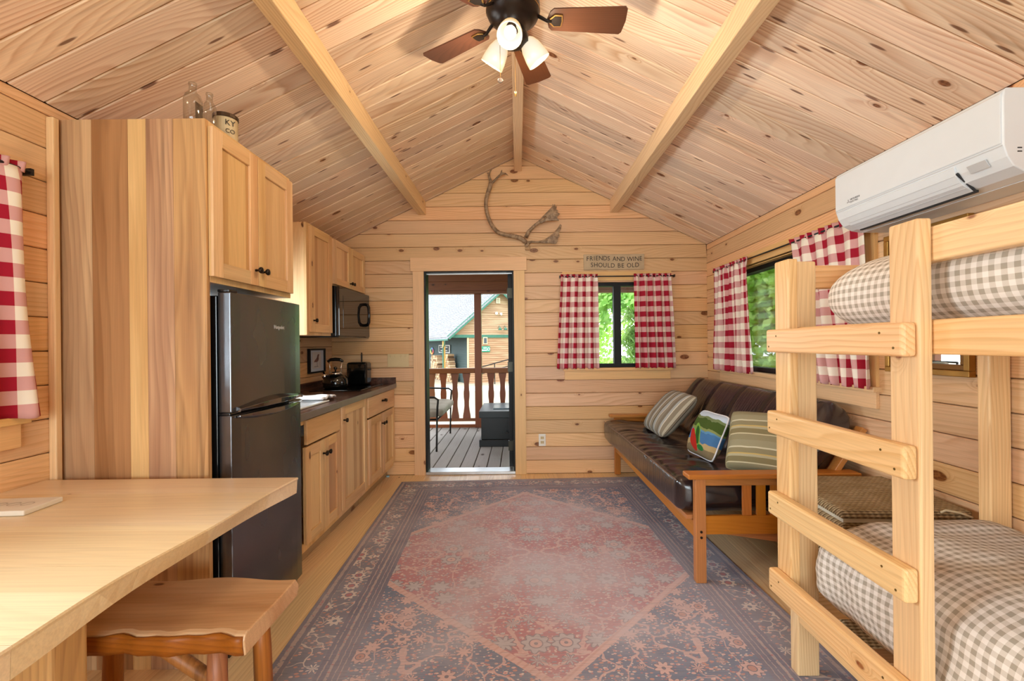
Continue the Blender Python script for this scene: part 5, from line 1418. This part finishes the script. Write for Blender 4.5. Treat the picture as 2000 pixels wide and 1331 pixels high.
# pale stone slab on the table
co = thing('stone_coaster', 'pale engraved stone tile lying on the table', 'coaster', (-1.62, 1.44, TZ + 0.0005), (0, 0, math.radians(4)), local=True)
build('tile', MB().box(-0.11, 0.11, -0.065, 0.065, 0.0, 0.016), plain('pale_stone', srgb(226, 218, 202), 0.6, var=0.06), co, bevel=0.003)
for k in range(4):
    build('engraving', MB().lathe([(0.014, 0.016), (0.017, 0.0166), (0.014, 0.0168)], (-0.06 + 0.04 * k, 0.0, 0), 14, caps=False), plain('engraved_line_%d' % k, srgb(190, 180, 164), 0.7), co)
# ------------------------------------------------------------------ porch
DZ = -0.02; PYF = 7.15
pd = build('porch_floor', MB().box(-3.2, 3.2, YF + 0.13, 7.32, -0.16, DZ - 0.03), DARKW['X'], kind='structure', label='grey plank porch deck outside the door')
y = -3.2 + 0.0715
k = 0
while y < 3.2:
    vboard('deck_board', frame((y, (YF + 0.135 + 7.3) / 2, DZ - 0.028), (0, 1, 0), (-1, 0, 0)), -(7.3 - YF - 0.135) / 2, (7.3 - YF - 0.135) / 2, -(7.3 - YF - 0.135) / 2, (7.3 - YF - 0.135) / 2, 0.137, 0.028, 0.004, DECK, pd)
    y += 0.143
pc = build('porch_ceiling', MB().box(-3.2, 3.2, YF + 0.14, 7.3, 2.58, 2.64), DARKW['Y'], kind='structure', label='dark stained porch ceiling')
hd = thing('porch_header', 'dark stained board header across the top of the porch opening', 'beam', (0, PYF, 2.07))
for a, b, dy in ((2.07, 2.118, -0.02), (2.12, 2.262, 0.0), (2.264, 2.41, 0.0), (2.412, 2.579, 0.0)):
    build('header_board', MB().box(-3.2, 3.2, PYF - 0.055 + dy, PYF + 0.055, a, b), DARKW['X'], hd, bevel=0.004)
def porch_post(x, label):
    build('porch_post', MB().box(x - 0.054, x + 0.054, PYF - 0.054, PYF + 0.054, DZ, 2.0695), DARKW['Z'], bevel=0.006, label=label, cat='post')
px = at_y(934.5, 720, PYF).x
porch_post(px, 'dark stained porch post seen through the door')
porch_post(px + 2.95, 'dark stained porch post at the right end of the porch')
porch_post(px - 2.2, 'dark stained porch post at the left end of the porch')
prof = [(0.0, 0.060), (0.06, 0.058), (0.16, 0.045), (0.27, 0.036), (0.37, 0.036), (0.48, 0.044), (0.55, 0.045), (0.64, 0.040), (0.74, 0.036), (0.86, 0.045), (0.95, 0.058), (1.0, 0.061)]
def railing(x0, x1, label, first=None):
    t = thing('porch_railing', label, 'railing', ((x0 + x1) / 2, PYF, DZ))
    build('top_rail', MB().box(x0, x1, PYF - 0.045, PYF + 0.045, 0.83, 0.91), DARKW['X'], t, bevel=0.006)
    build('bottom_rail', MB().box(x0, x1, PYF - 0.03, PYF + 0.03, 0.078, 0.125), DARKW['X'], t, bevel=0.004)
    build('toe_board', MB().box(x0, x1, PYF - 0.02, PYF + 0.04, DZ + 0.0005, 0.028), DARKW['X'], t)
    xs = []; x = first
    while x < x1 - 0.05:
        if x > x0 + 0.05: xs.append(x)
        x += 0.181
    h = 0.83 - 0.125
    poly = [(w, 0.125 + k * h) for k, w in prof] + [(-w, 0.125 + k * h) for k, w in reversed(prof)]
    me = None
    for x in xs:
        o = build('baluster', MB().extrude([(x + a, b) for a, b in poly], (0, PYF + 0.016, 0), (1, 0, 0), (0, 0, 1), 0.032), DARKW['Z'], t)
        if me is None: me = o.data
        else:
            old = o.data; o.data = me; bpy.data.meshes.remove(old)
bx0 = at_y(844, 780, PYF).x
railing(px - 2.146, px - 0.054, 'dark railing with wavy flat balusters left of the porch post', bx0 - 0.181 * 4)
railing(px + 0.054, px + 2.89, 'dark railing with wavy flat balusters right of the porch post', at_y(959.5, 780, PYF).x)

# loveseat on the porch facing right
IRON = plain('patio_iron', srgb(44, 40, 38), 0.45, metal=0.5)
CUSH = plain('taupe_canvas', srgb(166, 156, 142), 0.85, var=0.08)
lv_ = thing('patio_loveseat', 'black metal patio loveseat with tufted taupe cushions on the porch', 'loveseat', (-1.25, 6.1, DZ))
Y0, Y1 = 5.54, 6.67
for yy in (Y0, Y1):
    build('arm', MB().tube([(-1.52, yy, 0.66), (-1.2, yy, 0.645), (-1.02, yy, 0.64), (-0.975, yy, 0.61), (-0.985, yy, 0.52), (-0.99, yy, 0.40)], 0.013, 8), IRON, lv_, smooth=True)
    build('leg', MB().tube([(-0.99, yy, 0.41), (-1.0, yy, DZ)], 0.012, 8), IRON, lv_, smooth=True)
    build('leg', MB().tube([(-1.62, yy, 1.0), (-1.54, yy, 0.66), (-1.50, yy, 0.40), (-1.6, yy, DZ)], 0.012, 8), IRON, lv_, smooth=True)
    build('side_bar', MB().tube([(-0.99, yy, 0.37), (-1.5, yy, 0.37)], 0.011, 8), IRON, lv_, smooth=True)
build('front_bar', MB().tube([(-0.99, Y0, 0.37), (-0.99, Y1, 0.37)], 0.011, 8), IRON, lv_, smooth=True)
build('back_bar', MB().tube([(-1.62, Y0, 1.0), (-1.62, Y1, 1.0)], 0.011, 8), IRON, lv_, smooth=True)
def dim(q, y, v, k):
    q = q.copy()
    for ty in (5.76, 6.1, 6.44):
        for tx in (-1.1, -1.32):
            if q.y > 0.44: q.y -= 0.03 * math.exp(-(((q.x - tx) / 0.08) ** 2 + ((y - ty) / 0.09) ** 2))
    return q
build('seat_cushion', slab(60, 40, Y0 + 0.03, Y1 - 0.03, rrect(-1.50, -0.93, 0.385, 0.50, 0.05, 3.5), 0.06, dim, 0.012), CUSH, lv_, smooth=True)
def bsec(k):
    x, z = rrect(-0.055, 0.055, 0.0, 0.5, 0.05, 3.0)(k); return (-1.47 + x - z * 0.22, 0.50 + z)
build('back_cushion', slab(60, 40, Y0 + 0.05, Y1 - 0.05, bsec, 0.06, None, 0.012), CUSH, lv_, smooth=True)

# black chest
CH = plain('black_painted_wood', srgb(12, 13, 13), 0.4)
ch = thing('porch_chest', 'black painted wooden chest on the porch just outside the door', 'chest', (-0.1, 6.2, DZ))
build('body', MB().box(-0.475, 0.30, 5.79, 6.58, DZ + 0.09, 0.345), CH, ch, bevel=0.004)
build('plinth', MB().box(-0.50, 0.325, 5.765, 6.605, DZ + 0.0005, DZ + 0.0895), CH, ch, bevel=0.006)
build('lid', MB().box(-0.50, 0.325, 5.765, 6.605, 0.3455, 0.43), plain('chest_lid_black', srgb(30, 36, 37), 0.35), ch, bevel=0.005)
build('handle', MB().tube([(-0.15, 5.788, 0.17), (-0.13, 5.765, 0.155), (-0.07, 5.765, 0.155), (-0.05, 5.788, 0.17)], 0.009, 8), IRON, ch, smooth=True)
build('serving_tray', MB().box(-0.33, 0.1, 5.95, 6.25, 0.431, 0.445), plain('pale_tray', srgb(120, 140, 150), 0.2), bevel=0.004, label='pale flat tray lying on the black porch chest', cat='tray')

# ------------------------------------------------------------------ yard
def ground_mat():
    t = NT('gravel_yard')
    x, y, z = t.xyz(t.obj())
    n1 = t.noise(t.obj(), 0.25, 3.0); n2 = t.noise(t.obj(), 30.0, 2.0)
    gr = t.mix(n2, srgb(184, 170, 150), srgb(156, 144, 128))
    gs = t.mix(n2, srgb(104, 132, 60), srgb(150, 170, 92))
    far = t.sstep(t.math('ADD', y, t.math('MULTIPLY', n1, 4.0)), -29.0, -27.0, 1.0, 0.0)
    rgt = t.sstep(t.math('ADD', x, t.math('MULTIPLY', n1, 3.0)), 2.0, 3.5)
    return t.fin(t.mix(t.math('MAXIMUM', far, rgt), gr, gs), 0.95, 0.1)
gd = build('ground', MB().box(-40, 40, -12, 70, -1.05, -1.0), ground_mat(), kind='structure', label='pale gravel yard with grass beyond', c=(0, 35, -1.0))
build('walkway', MB().box(-9, 2.5, 22.0, 24.2, -0.999, -0.96), plain('concrete', srgb(206, 204, 200), 0.9), kind='structure', label='concrete walkway in front of the lodge')

# ------------------------------------------------------------------ lodge building seen through the door
A_ = math.atan2(0.46, 0.89); gdir = Vector((math.cos(A_), math.sin(A_), 0)); sdir = Vector((-math.sin(A_), math.cos(A_), 0))
CO = Vector((-3.83, 26.0, -1.0))
BM = Matrix(((gdir.x, sdir.x, 0, CO.x), (gdir.y, sdir.y, 0, CO.y), (0, 0, 1, CO.z), (0, 0, 0, 1)))
lodge = thing('lodge_building', 'brown sided lodge with grey shingle roof and green trim across the yard', 'building', local=True); lodge.matrix_world = BM
SID = wood('cedar_siding', 'X', srgb(166, 130, 100), srgb(130, 92, 64), knot=0.0, ring=0.3, ringf=9, tint=0.1, rough=0.8, alt=srgb(188, 156, 126))
GRN = plain('green_fascia', srgb(58, 108, 92), 0.6)
DGR = plain('dark_green_siding', srgb(58, 76, 76), 0.7)
EV, RL, RH = 2.87, 3.1, 2.87 + 2.62       # eave height, ridge position and height in building coords (z from its ground)
LEN = 27.0
def tie(mb, pts): mb.v += pts
# gable wall (lap boards as one stepped sheet) and gable triangle
def laps(x0, x1, z0, z1, y, roof=None, pitch=0.13):
    mb = MB(); z = z0
    while z < z1 - 0.01:
        zb = min(z + pitch, z1); a0, a1, t0, t1 = x0, x1, x0, x1
        if roof:
            a0, a1 = roof(z); t0, t1 = roof(zb); a0, a1, t0, t1 = max(x0, a0), min(x1, a1), max(x0, t0), min(x1, t1)
            if t1 < t0: t0 = t1 = (t0 + t1) / 2
        b = len(mb.v)
        mb.v += [(a0, y - 0.03, z), (a1, y - 0.03, z), (t1, y - 0.006, zb), (t0, y - 0.006, zb), (a0, y, z), (a1, y, z), (t1, y, zb), (t0, y, zb)]
        mb.f += [tuple(b + i for i in q) for q in ((0, 1, 2, 3), (0, 4, 5, 1), (7, 6, 5, 4), (1, 5, 6, 2), (0, 3, 7, 4))]
        z += pitch
    return mb
ROOFL = lambda z: (RL - (RH - z) * RL / (RH - EV), RL + (RH - z) * RL / (RH - EV))
build('gable_siding', laps(0.0, 2 * RL, EV - 0.03, RH - 0.12, 0.0, ROOFL), SID, lodge, kind='stuff')
build('wall_siding', laps(1.05, 2 * RL, 0.0, EV - 0.2, 0.0), SID, lodge, kind='stuff')
# green side wall, recessed under the roof
mb = laps(0.0, 8.8, 0.0, EV - 0.1, 0.0, None, 0.14)
mb.v = [(1.05 + v[1], 0.06 + v[0], v[2]) for v in mb.v]
build('side_siding', mb, DGR, lodge, kind='stuff')
build('corner_board', MB().box(1.0, 1.09, -0.05, 0.02, 0, EV - 0.2), plain('corner_cream', srgb(206, 178, 142), 0.7), lodge)
build('band_board', MB().box(-0.05, 2 * RL, -0.08, -0.02, EV - 0.2, EV - 0.03), GRN, lodge)
build('core', MB().box(1.15, 2 * RL, 0.01, LEN, 0.0, EV - 0.1), DGR, lodge)
def rake(sgn):
    p0 = (0 if sgn < 0 else 2 * RL, -0.32, EV + 0.0); p1 = (RL, -0.32, RH)
    p0 = (p0[0] + sgn * 0.25, p0[1], p0[2] - 0.25 * (RH - EV) / RL)
    build('rake_board', MB().obox(p0, p1, 0.06, 0.24, (0, 0, 1)), GRN, lodge)
rake(-1); rake(1)
build('eave_board', MB().box(-0.30, -0.24, -0.3, LEN, EV - 0.36, EV - 0.14), GRN, lodge)
# roof decks
sl_ = (RH - EV) / RL
def roof_side(sgn):
    mb = MB()
    for yy in (-0.36, LEN):
        for dx, dzz in ((-0.3, 0), (RL, 0), (RL, 0.1), (-0.3, 0.1)):
            x = dx if sgn < 0 else 2 * RL - dx
            mb.v.append((x, yy, EV + sl_ * dx + dzz - 0.02))
    mb.f = [(0, 1, 2, 3), (7, 6, 5, 4), (0, 4, 5, 1), (1, 5, 6, 2), (2, 6, 7, 3), (3, 7, 4, 0)]
    return mb
SHG = plain('grey_shingle', srgb(140, 143, 150), 0.9, var=0.2)
build('roof', roof_side(-1), SHG, lodge); build('roof', roof_side(1), SHG, lodge)
# shingle courses on the slope that shows
mb = MB(); rs = random.Random(3); crs = 0.16
L_ = math.hypot(RL + 0.3, sl_ * (RL + 0.3)); dirx, dirz = (RL + 0.3) / L_, sl_ * (RL + 0.3) / L_
LM = L_ * (5.9 / (RL + 0.3)); NG = int(L_ / crs)
for c in range(int(LM / crs)):
    ys_ = -0.36 if c < NG else 0.72
    yv = ys_ - rs.uniform(0, 0.3)
    while yv < LEN:
        w = rs.choice((0.2, 0.28, 0.34)); t_ = 0.012 + rs.random() * 0.018
        a, b = max(yv, ys_) + 0.006, min(yv + w, LEN) - 0.006; yv += w
        if b - a < 0.03: continue
        s0_, s1_ = c * crs - 0.01, (c + 1) * crs + 0.03
        def pt(s, yy, up): return (-0.3 + dirx * s - dirz * up, yy, EV - 0.3 * sl_ + dirz * s + dirx * up + 0.08 + 0.003)
        i0 = len(mb.v)
        mb.v += [pt(s0_, a, t_ + 0.01), pt(s0_, b, t_ + 0.01), pt(s1_, b, 0.004), pt(s1_, a, 0.004), pt(s0_, a, 0), pt(s0_, b, 0)]
        mb.f += [tuple(i0 + q for q in f) for f in ((0, 3, 2, 1), (0, 1, 5, 4), (0, 4, 3), (1, 2, 5))]
main_top = 5.6
md = MB()
for yy in (0.7, LEN):
    for dx, dzz in ((RL - 0.3, 0), (main_top, 0), (main_top, 0.1), (RL - 0.3, 0.1)): md.v.append((dx, yy, EV + sl_ * dx + dzz - 0.02))
md.f = [(0, 1, 2, 3), (7, 6, 5, 4), (0, 4, 5, 1), (1, 5, 6, 2), (2, 6, 7, 3), (3, 7, 4, 0)]
build('main_roof', md, SHG, lodge)
build('shingles', mb, SHG, lodge, kind='stuff')
# porch post, vent, window, lamps, flood light, signs
build('porch_post', MB().box(-0.16, 0.0, 0.9, 1.06, 0, EV - 0.36), plain('yellow_log', srgb(206, 156, 84), 0.6), lodge, bevel=0.03)
build('downspout', MB().tube([(-0.27, 0.2, EV - 0.3), (-0.2, 0.5, EV - 0.6), (-0.18, 0.84, EV - 0.8), (-0.18, 0.84, 0.1)], 0.04, 8), GRN, lodge)
vx = 2.98
vt = build('vent', MB().box(vx - 0.13, vx + 0.13, -0.09, -0.04, 4.72, 5.05), plain('vent_cream', srgb(220, 206, 180), 0.6), lodge)
for q in range(4): build('vent_slat', MB().box(vx - 0.09, vx + 0.09, -0.096, -0.088, 4.77 + q * 0.065, 4.80 + q * 0.065), plain('vent_brown_%d' % q, srgb(120, 104, 84), 0.7), vt)  # slats in a darker brown than the vent box
wd = build('window', MB().box(1.98, 2.26, -0.09, -0.04, 2.28, 2.7), plain('win_cream', srgb(214, 190, 150), 0.6), lodge)
build('pane', MB().box(2.03, 2.21, -0.096, -0.088, 2.33, 2.65), plain('dark_pane', srgb(52, 62, 70), 0.1), wd)
for q in range(3):
    lx = 2.98 + q * 0.36
    s = build('gooseneck_lamp', MB().lathe([(0.03, 0.16), (0.06, 0.12), (0.13, 0.0), (0.12, 0.0), (0.05, 0.11)], (lx, -0.32, 3.12), 14, caps=False), GRN, lodge, smooth=True)
    build('lamp_arm', MB().tube([(lx, -0.03, 3.25), (lx, -0.2, 3.38), (lx, -0.32, 3.3)], 0.015, 6), GRN, s)
fl = build('flood_light', MB().lathe([(0.03, 0), (0.08, 0.1), (0.085, 0.14), (0, 0.12)], (2.92, -0.05, 4.15), 12, (-0.6, -0.75, -0.2)), plain('flood_white', srgb(226, 226, 226), 0.4), lodge)
build('lamp_head', MB().lathe([(0.03, 0), (0.08, 0.1), (0.085, 0.14), (0, 0.12)], (3.1, -0.05, 4.12), 12, (0.6, -0.75, -0.3)), plain('flood_white_b', srgb(226, 226, 226), 0.4), fl)
sg2 = build('green_sign', MB().box(1.55, 2.42, -0.1, -0.06, 1.82, 2.16), plain('sign_green', srgb(40, 136, 110), 0.5), lodge, bevel=0.03)
WT = plain('sign_white', srgb(240, 240, 238), 0.6)
text_mesh('LODGE' if False else 'OFFICE', 0.16, WT, sg2, frame((1.98, -0.101, 2.06), (1, 0, 0), (0, 0, 1)), extrude=0.004) if False else None
for q, (a, b) in enumerate(((1.98, 2.2), (1.9, 2.22))):
    build('white_strip', MB().box(a, b, -0.106, -0.1, 2.03 - q * 0.13, 2.09 - q * 0.13), WT, sg2)
build('white_ring', MB().lathe([(0.06, 0), (0.09, 0.004), (0.06, 0.006)], (2.32, -0.1, 1.99), 16, (0, -1, 0), caps=False), WT, sg2)
# things hanging on the dark green wall
def wallpt(u, v, X=1.0):
    P = at_z(u, v, 0.0) if False else None
    a, b = inv(u, v); Bi = BM.inverted(); o = Bi @ Vector((0, 0, CAM_H)); d = (Bi.to_3x3() @ Vector((a, 1, b))); k = (X - o.x) / d.x
    return o + d * k
sp_ = wallpt(868.5, 682)
sgn3 = build('chalk_sign', MB().box(0.95, 0.985, sp_.y - 1.15, sp_.y + 1.15, sp_.z - 0.26, sp_.z + 0.26), plain('sign_border_white', srgb(214, 214, 208), 0.7), lodge)
bpn = build('sign_field', MB().box(0.94, 0.951, sp_.y - 1.04, sp_.y + 1.04, sp_.z - 0.21, sp_.z + 0.21), plain('sign_black', srgb(44, 50, 52), 0.7), sgn3)
for q, (w, zz) in enumerate(((0.75, 0.11), (0.2, 0.0), (0.7, -0.11))):
    build('text_line', MB().box(0.936, 0.941, sp_.y - w, sp_.y + w, sp_.z + zz - 0.03, sp_.z + zz + 0.03), plain('chalk_%d' % q, srgb(190, 190, 186), 0.8), bpn)
rp = wallpt(844, 686)
def ring_mat():
    t = NT('rainbow_ring'); x, y, z = t.xyz(t.obj())
    a = t.math('ADD', t.math('DIVIDE', t.math('ARCTAN2', z, t.math('MULTIPLY', y, 0.55)), 2 * PI), 0.5)
    return t.fin(t.ramp(a, [(0, srgb(214, 84, 90)), (0.2, srgb(226, 150, 90)), (0.4, srgb(226, 214, 130)), (0.6, srgb(110, 180, 120)), (0.8, srgb(100, 150, 210)), (1.0, srgb(214, 84, 120))]), 0.7)
mbr = MB().lathe([(0.10, 0), (0.12, 0.03), (0.2, 0.03), (0.21, 0)], (0, 0, 0), 28, (-1, 0, 0), caps=False)
mbr.v = [(0.99 + v[0], rp.y + v[1] * 1.9, rp.z + v[2] * 1.25) for v in mbr.v]
build('wreath_ring', mbr, ring_mat(), lodge, smooth=True)
# firewood stacks
def log_mat(u0):
    t = NT('split_log_%d' % int(u0)); r = t.node('ShaderNodeNewGeometry').outputs['Random Per Island']
    return t.fin(t.ramp(r, [(0.0, srgb(120, 92, 70)), (0.5, srgb(186, 152, 118)), (1.0, srgb(214, 190, 158))]), 0.9, 0.1)
def log_stack(name, u0, u1, v0, v1, X, label):
    a, b = wallpt(u0, v1, X), wallpt(u1, v0, X)
    y0_, y1_ = min(a.y, b.y), max(a.y, b.y); ztop = b.z
    mb = MB(); rs = random.Random(int(u0)); z = 0.07
    row = 0
    while z < ztop:
        y = y0_ + (0.07 if row % 2 else 0) + row * 0.05
        while y < y1_ - row * 0.05:
            r = rs.uniform(0.06, 0.085)
            mb.tube([(X - 0.4, y, z + rs.uniform(-.01, .01)), (X, y + rs.uniform(-.02, .02), z)], r, 7); y += r * 2.12
        z += 0.13; row += 1
    o = build(name, mb, log_mat(u0), kind='stuff', label=label, cat='firewood', c=(0, 0, 0))
    o.matrix_world = BM
log_stack('firewood_stack', 849, 869, 697, 718, 0.85, 'stack of split firewood left of the yellow lodge post')
log_stack('firewood_stack', 876, 893, 694, 718, 0.85, 'stack of split firewood right of the yellow lodge post')
bn = thing('garden_bench', 'small wooden bench below the rainbow ring at the lodge wall', 'bench', local=True)
bp = wallpt(842, 710, 0.6); bn.matrix_world = BM @ Matrix.Translation((0.0, bp.y + 0.2, 0))
BNW = plain('bench_wood', srgb(172, 122, 78), 0.7)
build('seat', MB().box(-0.2, 0.2, -0.7, 0.7, 0.80, 0.86), BNW, bn)
for sx in (-0.16, 0.16):
    for sy in (-0.6, 0.6): build('leg', MB().box(sx - 0.04, sx + 0.04, sy - 0.04, sy + 0.04, 0.0, 0.80), BNW, bn)
# ramp with black handrail before the brown wall
rp_ = thing('ramp_railing', 'black metal handrail of the ramp in front of the lodge', 'railing', local=True); rp_.matrix_world = BM
build('rail', MB().tube([(1.15, -1.2, 0.85), (1.3, -1.2, 0.98), (3.6, -1.2, 1.5), (6.0, -1.2, 1.55)], 0.035, 6), IRON, rp_)
build('rail', MB().tube([(1.3, -1.2, 0.6), (3.6, -1.2, 1.12), (6.0, -1.2, 1.17)], 0.03, 6), IRON, rp_)
for x, h in ((1.3, 0.98), (2.2, 1.18), (3.1, 1.38), (4.0, 1.5), (5.0, 1.53)):
    build('baluster_post', MB().tube([(x, -1.2, 0.0), (x, -1.2, h)], 0.03, 6), IRON, rp_)

# ------------------------------------------------------------------ trees
def leaf_mat(name, c1, c2):
    t = NT(name)
    r = t.node('ShaderNodeNewGeometry').outputs['Random Per Island']
    col = t.mix(r, c1, c2)
    df = t.node('ShaderNodeBsdfDiffuse'); t.put(df.inputs[0], col)
    tl = t.node('ShaderNodeBsdfTranslucent'); t.put(tl.inputs[0], t.mix(0.4, col, srgb(190, 220, 90)))
    mx = t.node('ShaderNodeMixShader'); mx.inputs[0].default_value = 0.45
    t.l.new(df.outputs[0], mx.inputs[1]); t.l.new(tl.outputs[0], mx.inputs[2]); t.l.new(mx.outputs[0], t.out.inputs[0])
    return t.m
LEAF = [leaf_mat('leaf_maple', srgb(164, 208, 100), srgb(212, 238, 150)), leaf_mat('leaf_birch', srgb(146, 196, 108), srgb(198, 232, 152)), leaf_mat('leaf_pine', srgb(128, 162, 102), srgb(176, 200, 144))]
BRK = plain('tree_bark', srgb(92, 76, 62), 0.9, var=0.25)
def tree(x, y, h, r, kind, label, seed, leaves=5200, base=0.18):
    rs = random.Random(seed); t = thing('tree', label, 'tree', (x, y, -1.0), group='trees around the cabin')
    build('trunk', MB().tube([(x, y, -1.0), (x + rs.uniform(-.1, .1), y, -1 + h * 0.5), (x + rs.uniform(-.2, .2), y, -1 + h * 0.92)], [0.03 * h * 0.5, 0.02 * h * 0.5, 0.03], 10), BRK, t, smooth=True)
    mb = MB()
    bl = []
    for _ in range(34):
        a = rs.uniform(0, 2 * PI); hz = rs.random() ** 0.8; rr = r * math.sin(PI * min(1, 0.12 + 0.88 * hz)) ** 0.6 if kind != 2 else r * (1.02 - hz)
        bl.append((x + math.cos(a) * rr * rs.uniform(0.2, 0.85), y + math.sin(a) * rr * rs.uniform(0.2, 0.85), -1 + h * (base + (1 - base) * hz), r * rs.uniform(0.28, 0.45) * (1 if kind != 2 else 0.5 + 0.5 * (1 - hz))))
    for i in range(leaves):
        bx_, by_, bz_, br_ = bl[i % len(bl)]
        d = Vector((rs.gauss(0, 1), rs.gauss(0, 1), rs.gauss(0, 0.8))).normalized() * (br_ * rs.random() ** 0.4)
        p = Vector((bx_, by_, bz_)) + d; s = rs.uniform(0.07, 0.15) * (1 if kind != 2 else 1.1)
        n_ = Vector((rs.gauss(0, 1), rs.gauss(0, 1), rs.gauss(0, 1) + 0.6)).normalized(); u_ = n_.orthogonal().normalized(); w_ = n_.cross(u_)
        if kind == 2: u_ = Vector((rs.gauss(0, .6), rs.gauss(0, .6), -0.7)).normalized(); w_ = u_.orthogonal().normalized() * 0.35
        b = len(mb.v)
        mb.v += [tuple(p - u_ * s), tuple(p + w_ * s * 0.55 + u_ * s * 0.1), tuple(p + u_ * s), tuple(p - w_ * s * 0.55 + u_ * s * 0.1)]
        mb.f.append((b, b + 1, b + 2, b + 3))
    build('foliage', mb, LEAF[kind], t, kind='stuff')
tree(1.7, 12.2, 6.0, 1.5, 1, 'leafy birch outside the end window at its left pane', 11, 7000, 0.06)
tree(3.75, 13.4, 5.6, 1.2, 2, 'soft needled pine outside the end window at its right pane', 12, 8000, 0.02)
tree(6.0, 15.9, 7.0, 2.3, 0, 'tall maple behind the pine beyond the end window', 13, 7000, 0.08)
tree(3.0, 19.6, 8.0, 2.8, 0, 'big maple standing furthest back beyond the end window', 14, 7000, 0.05)
tree(5.6, 9.6, 4.6, 2.0, 0, 'bright maple outside the right window', 15, 8000, 0.06)
tree(7.3, 6.2, 4.4, 1.6, 1, 'birch outside the right window behind the bunk', 16, 6500, 0.06)
tree(9.6, 12.8, 6.0, 2.6, 0, 'tall maple at the back beyond the right window', 17, 6500, 0.05)
tree(12.2, 6.2, 5.2, 2.2, 1, 'birch far right beyond the right window', 18, 5500, 0.06)
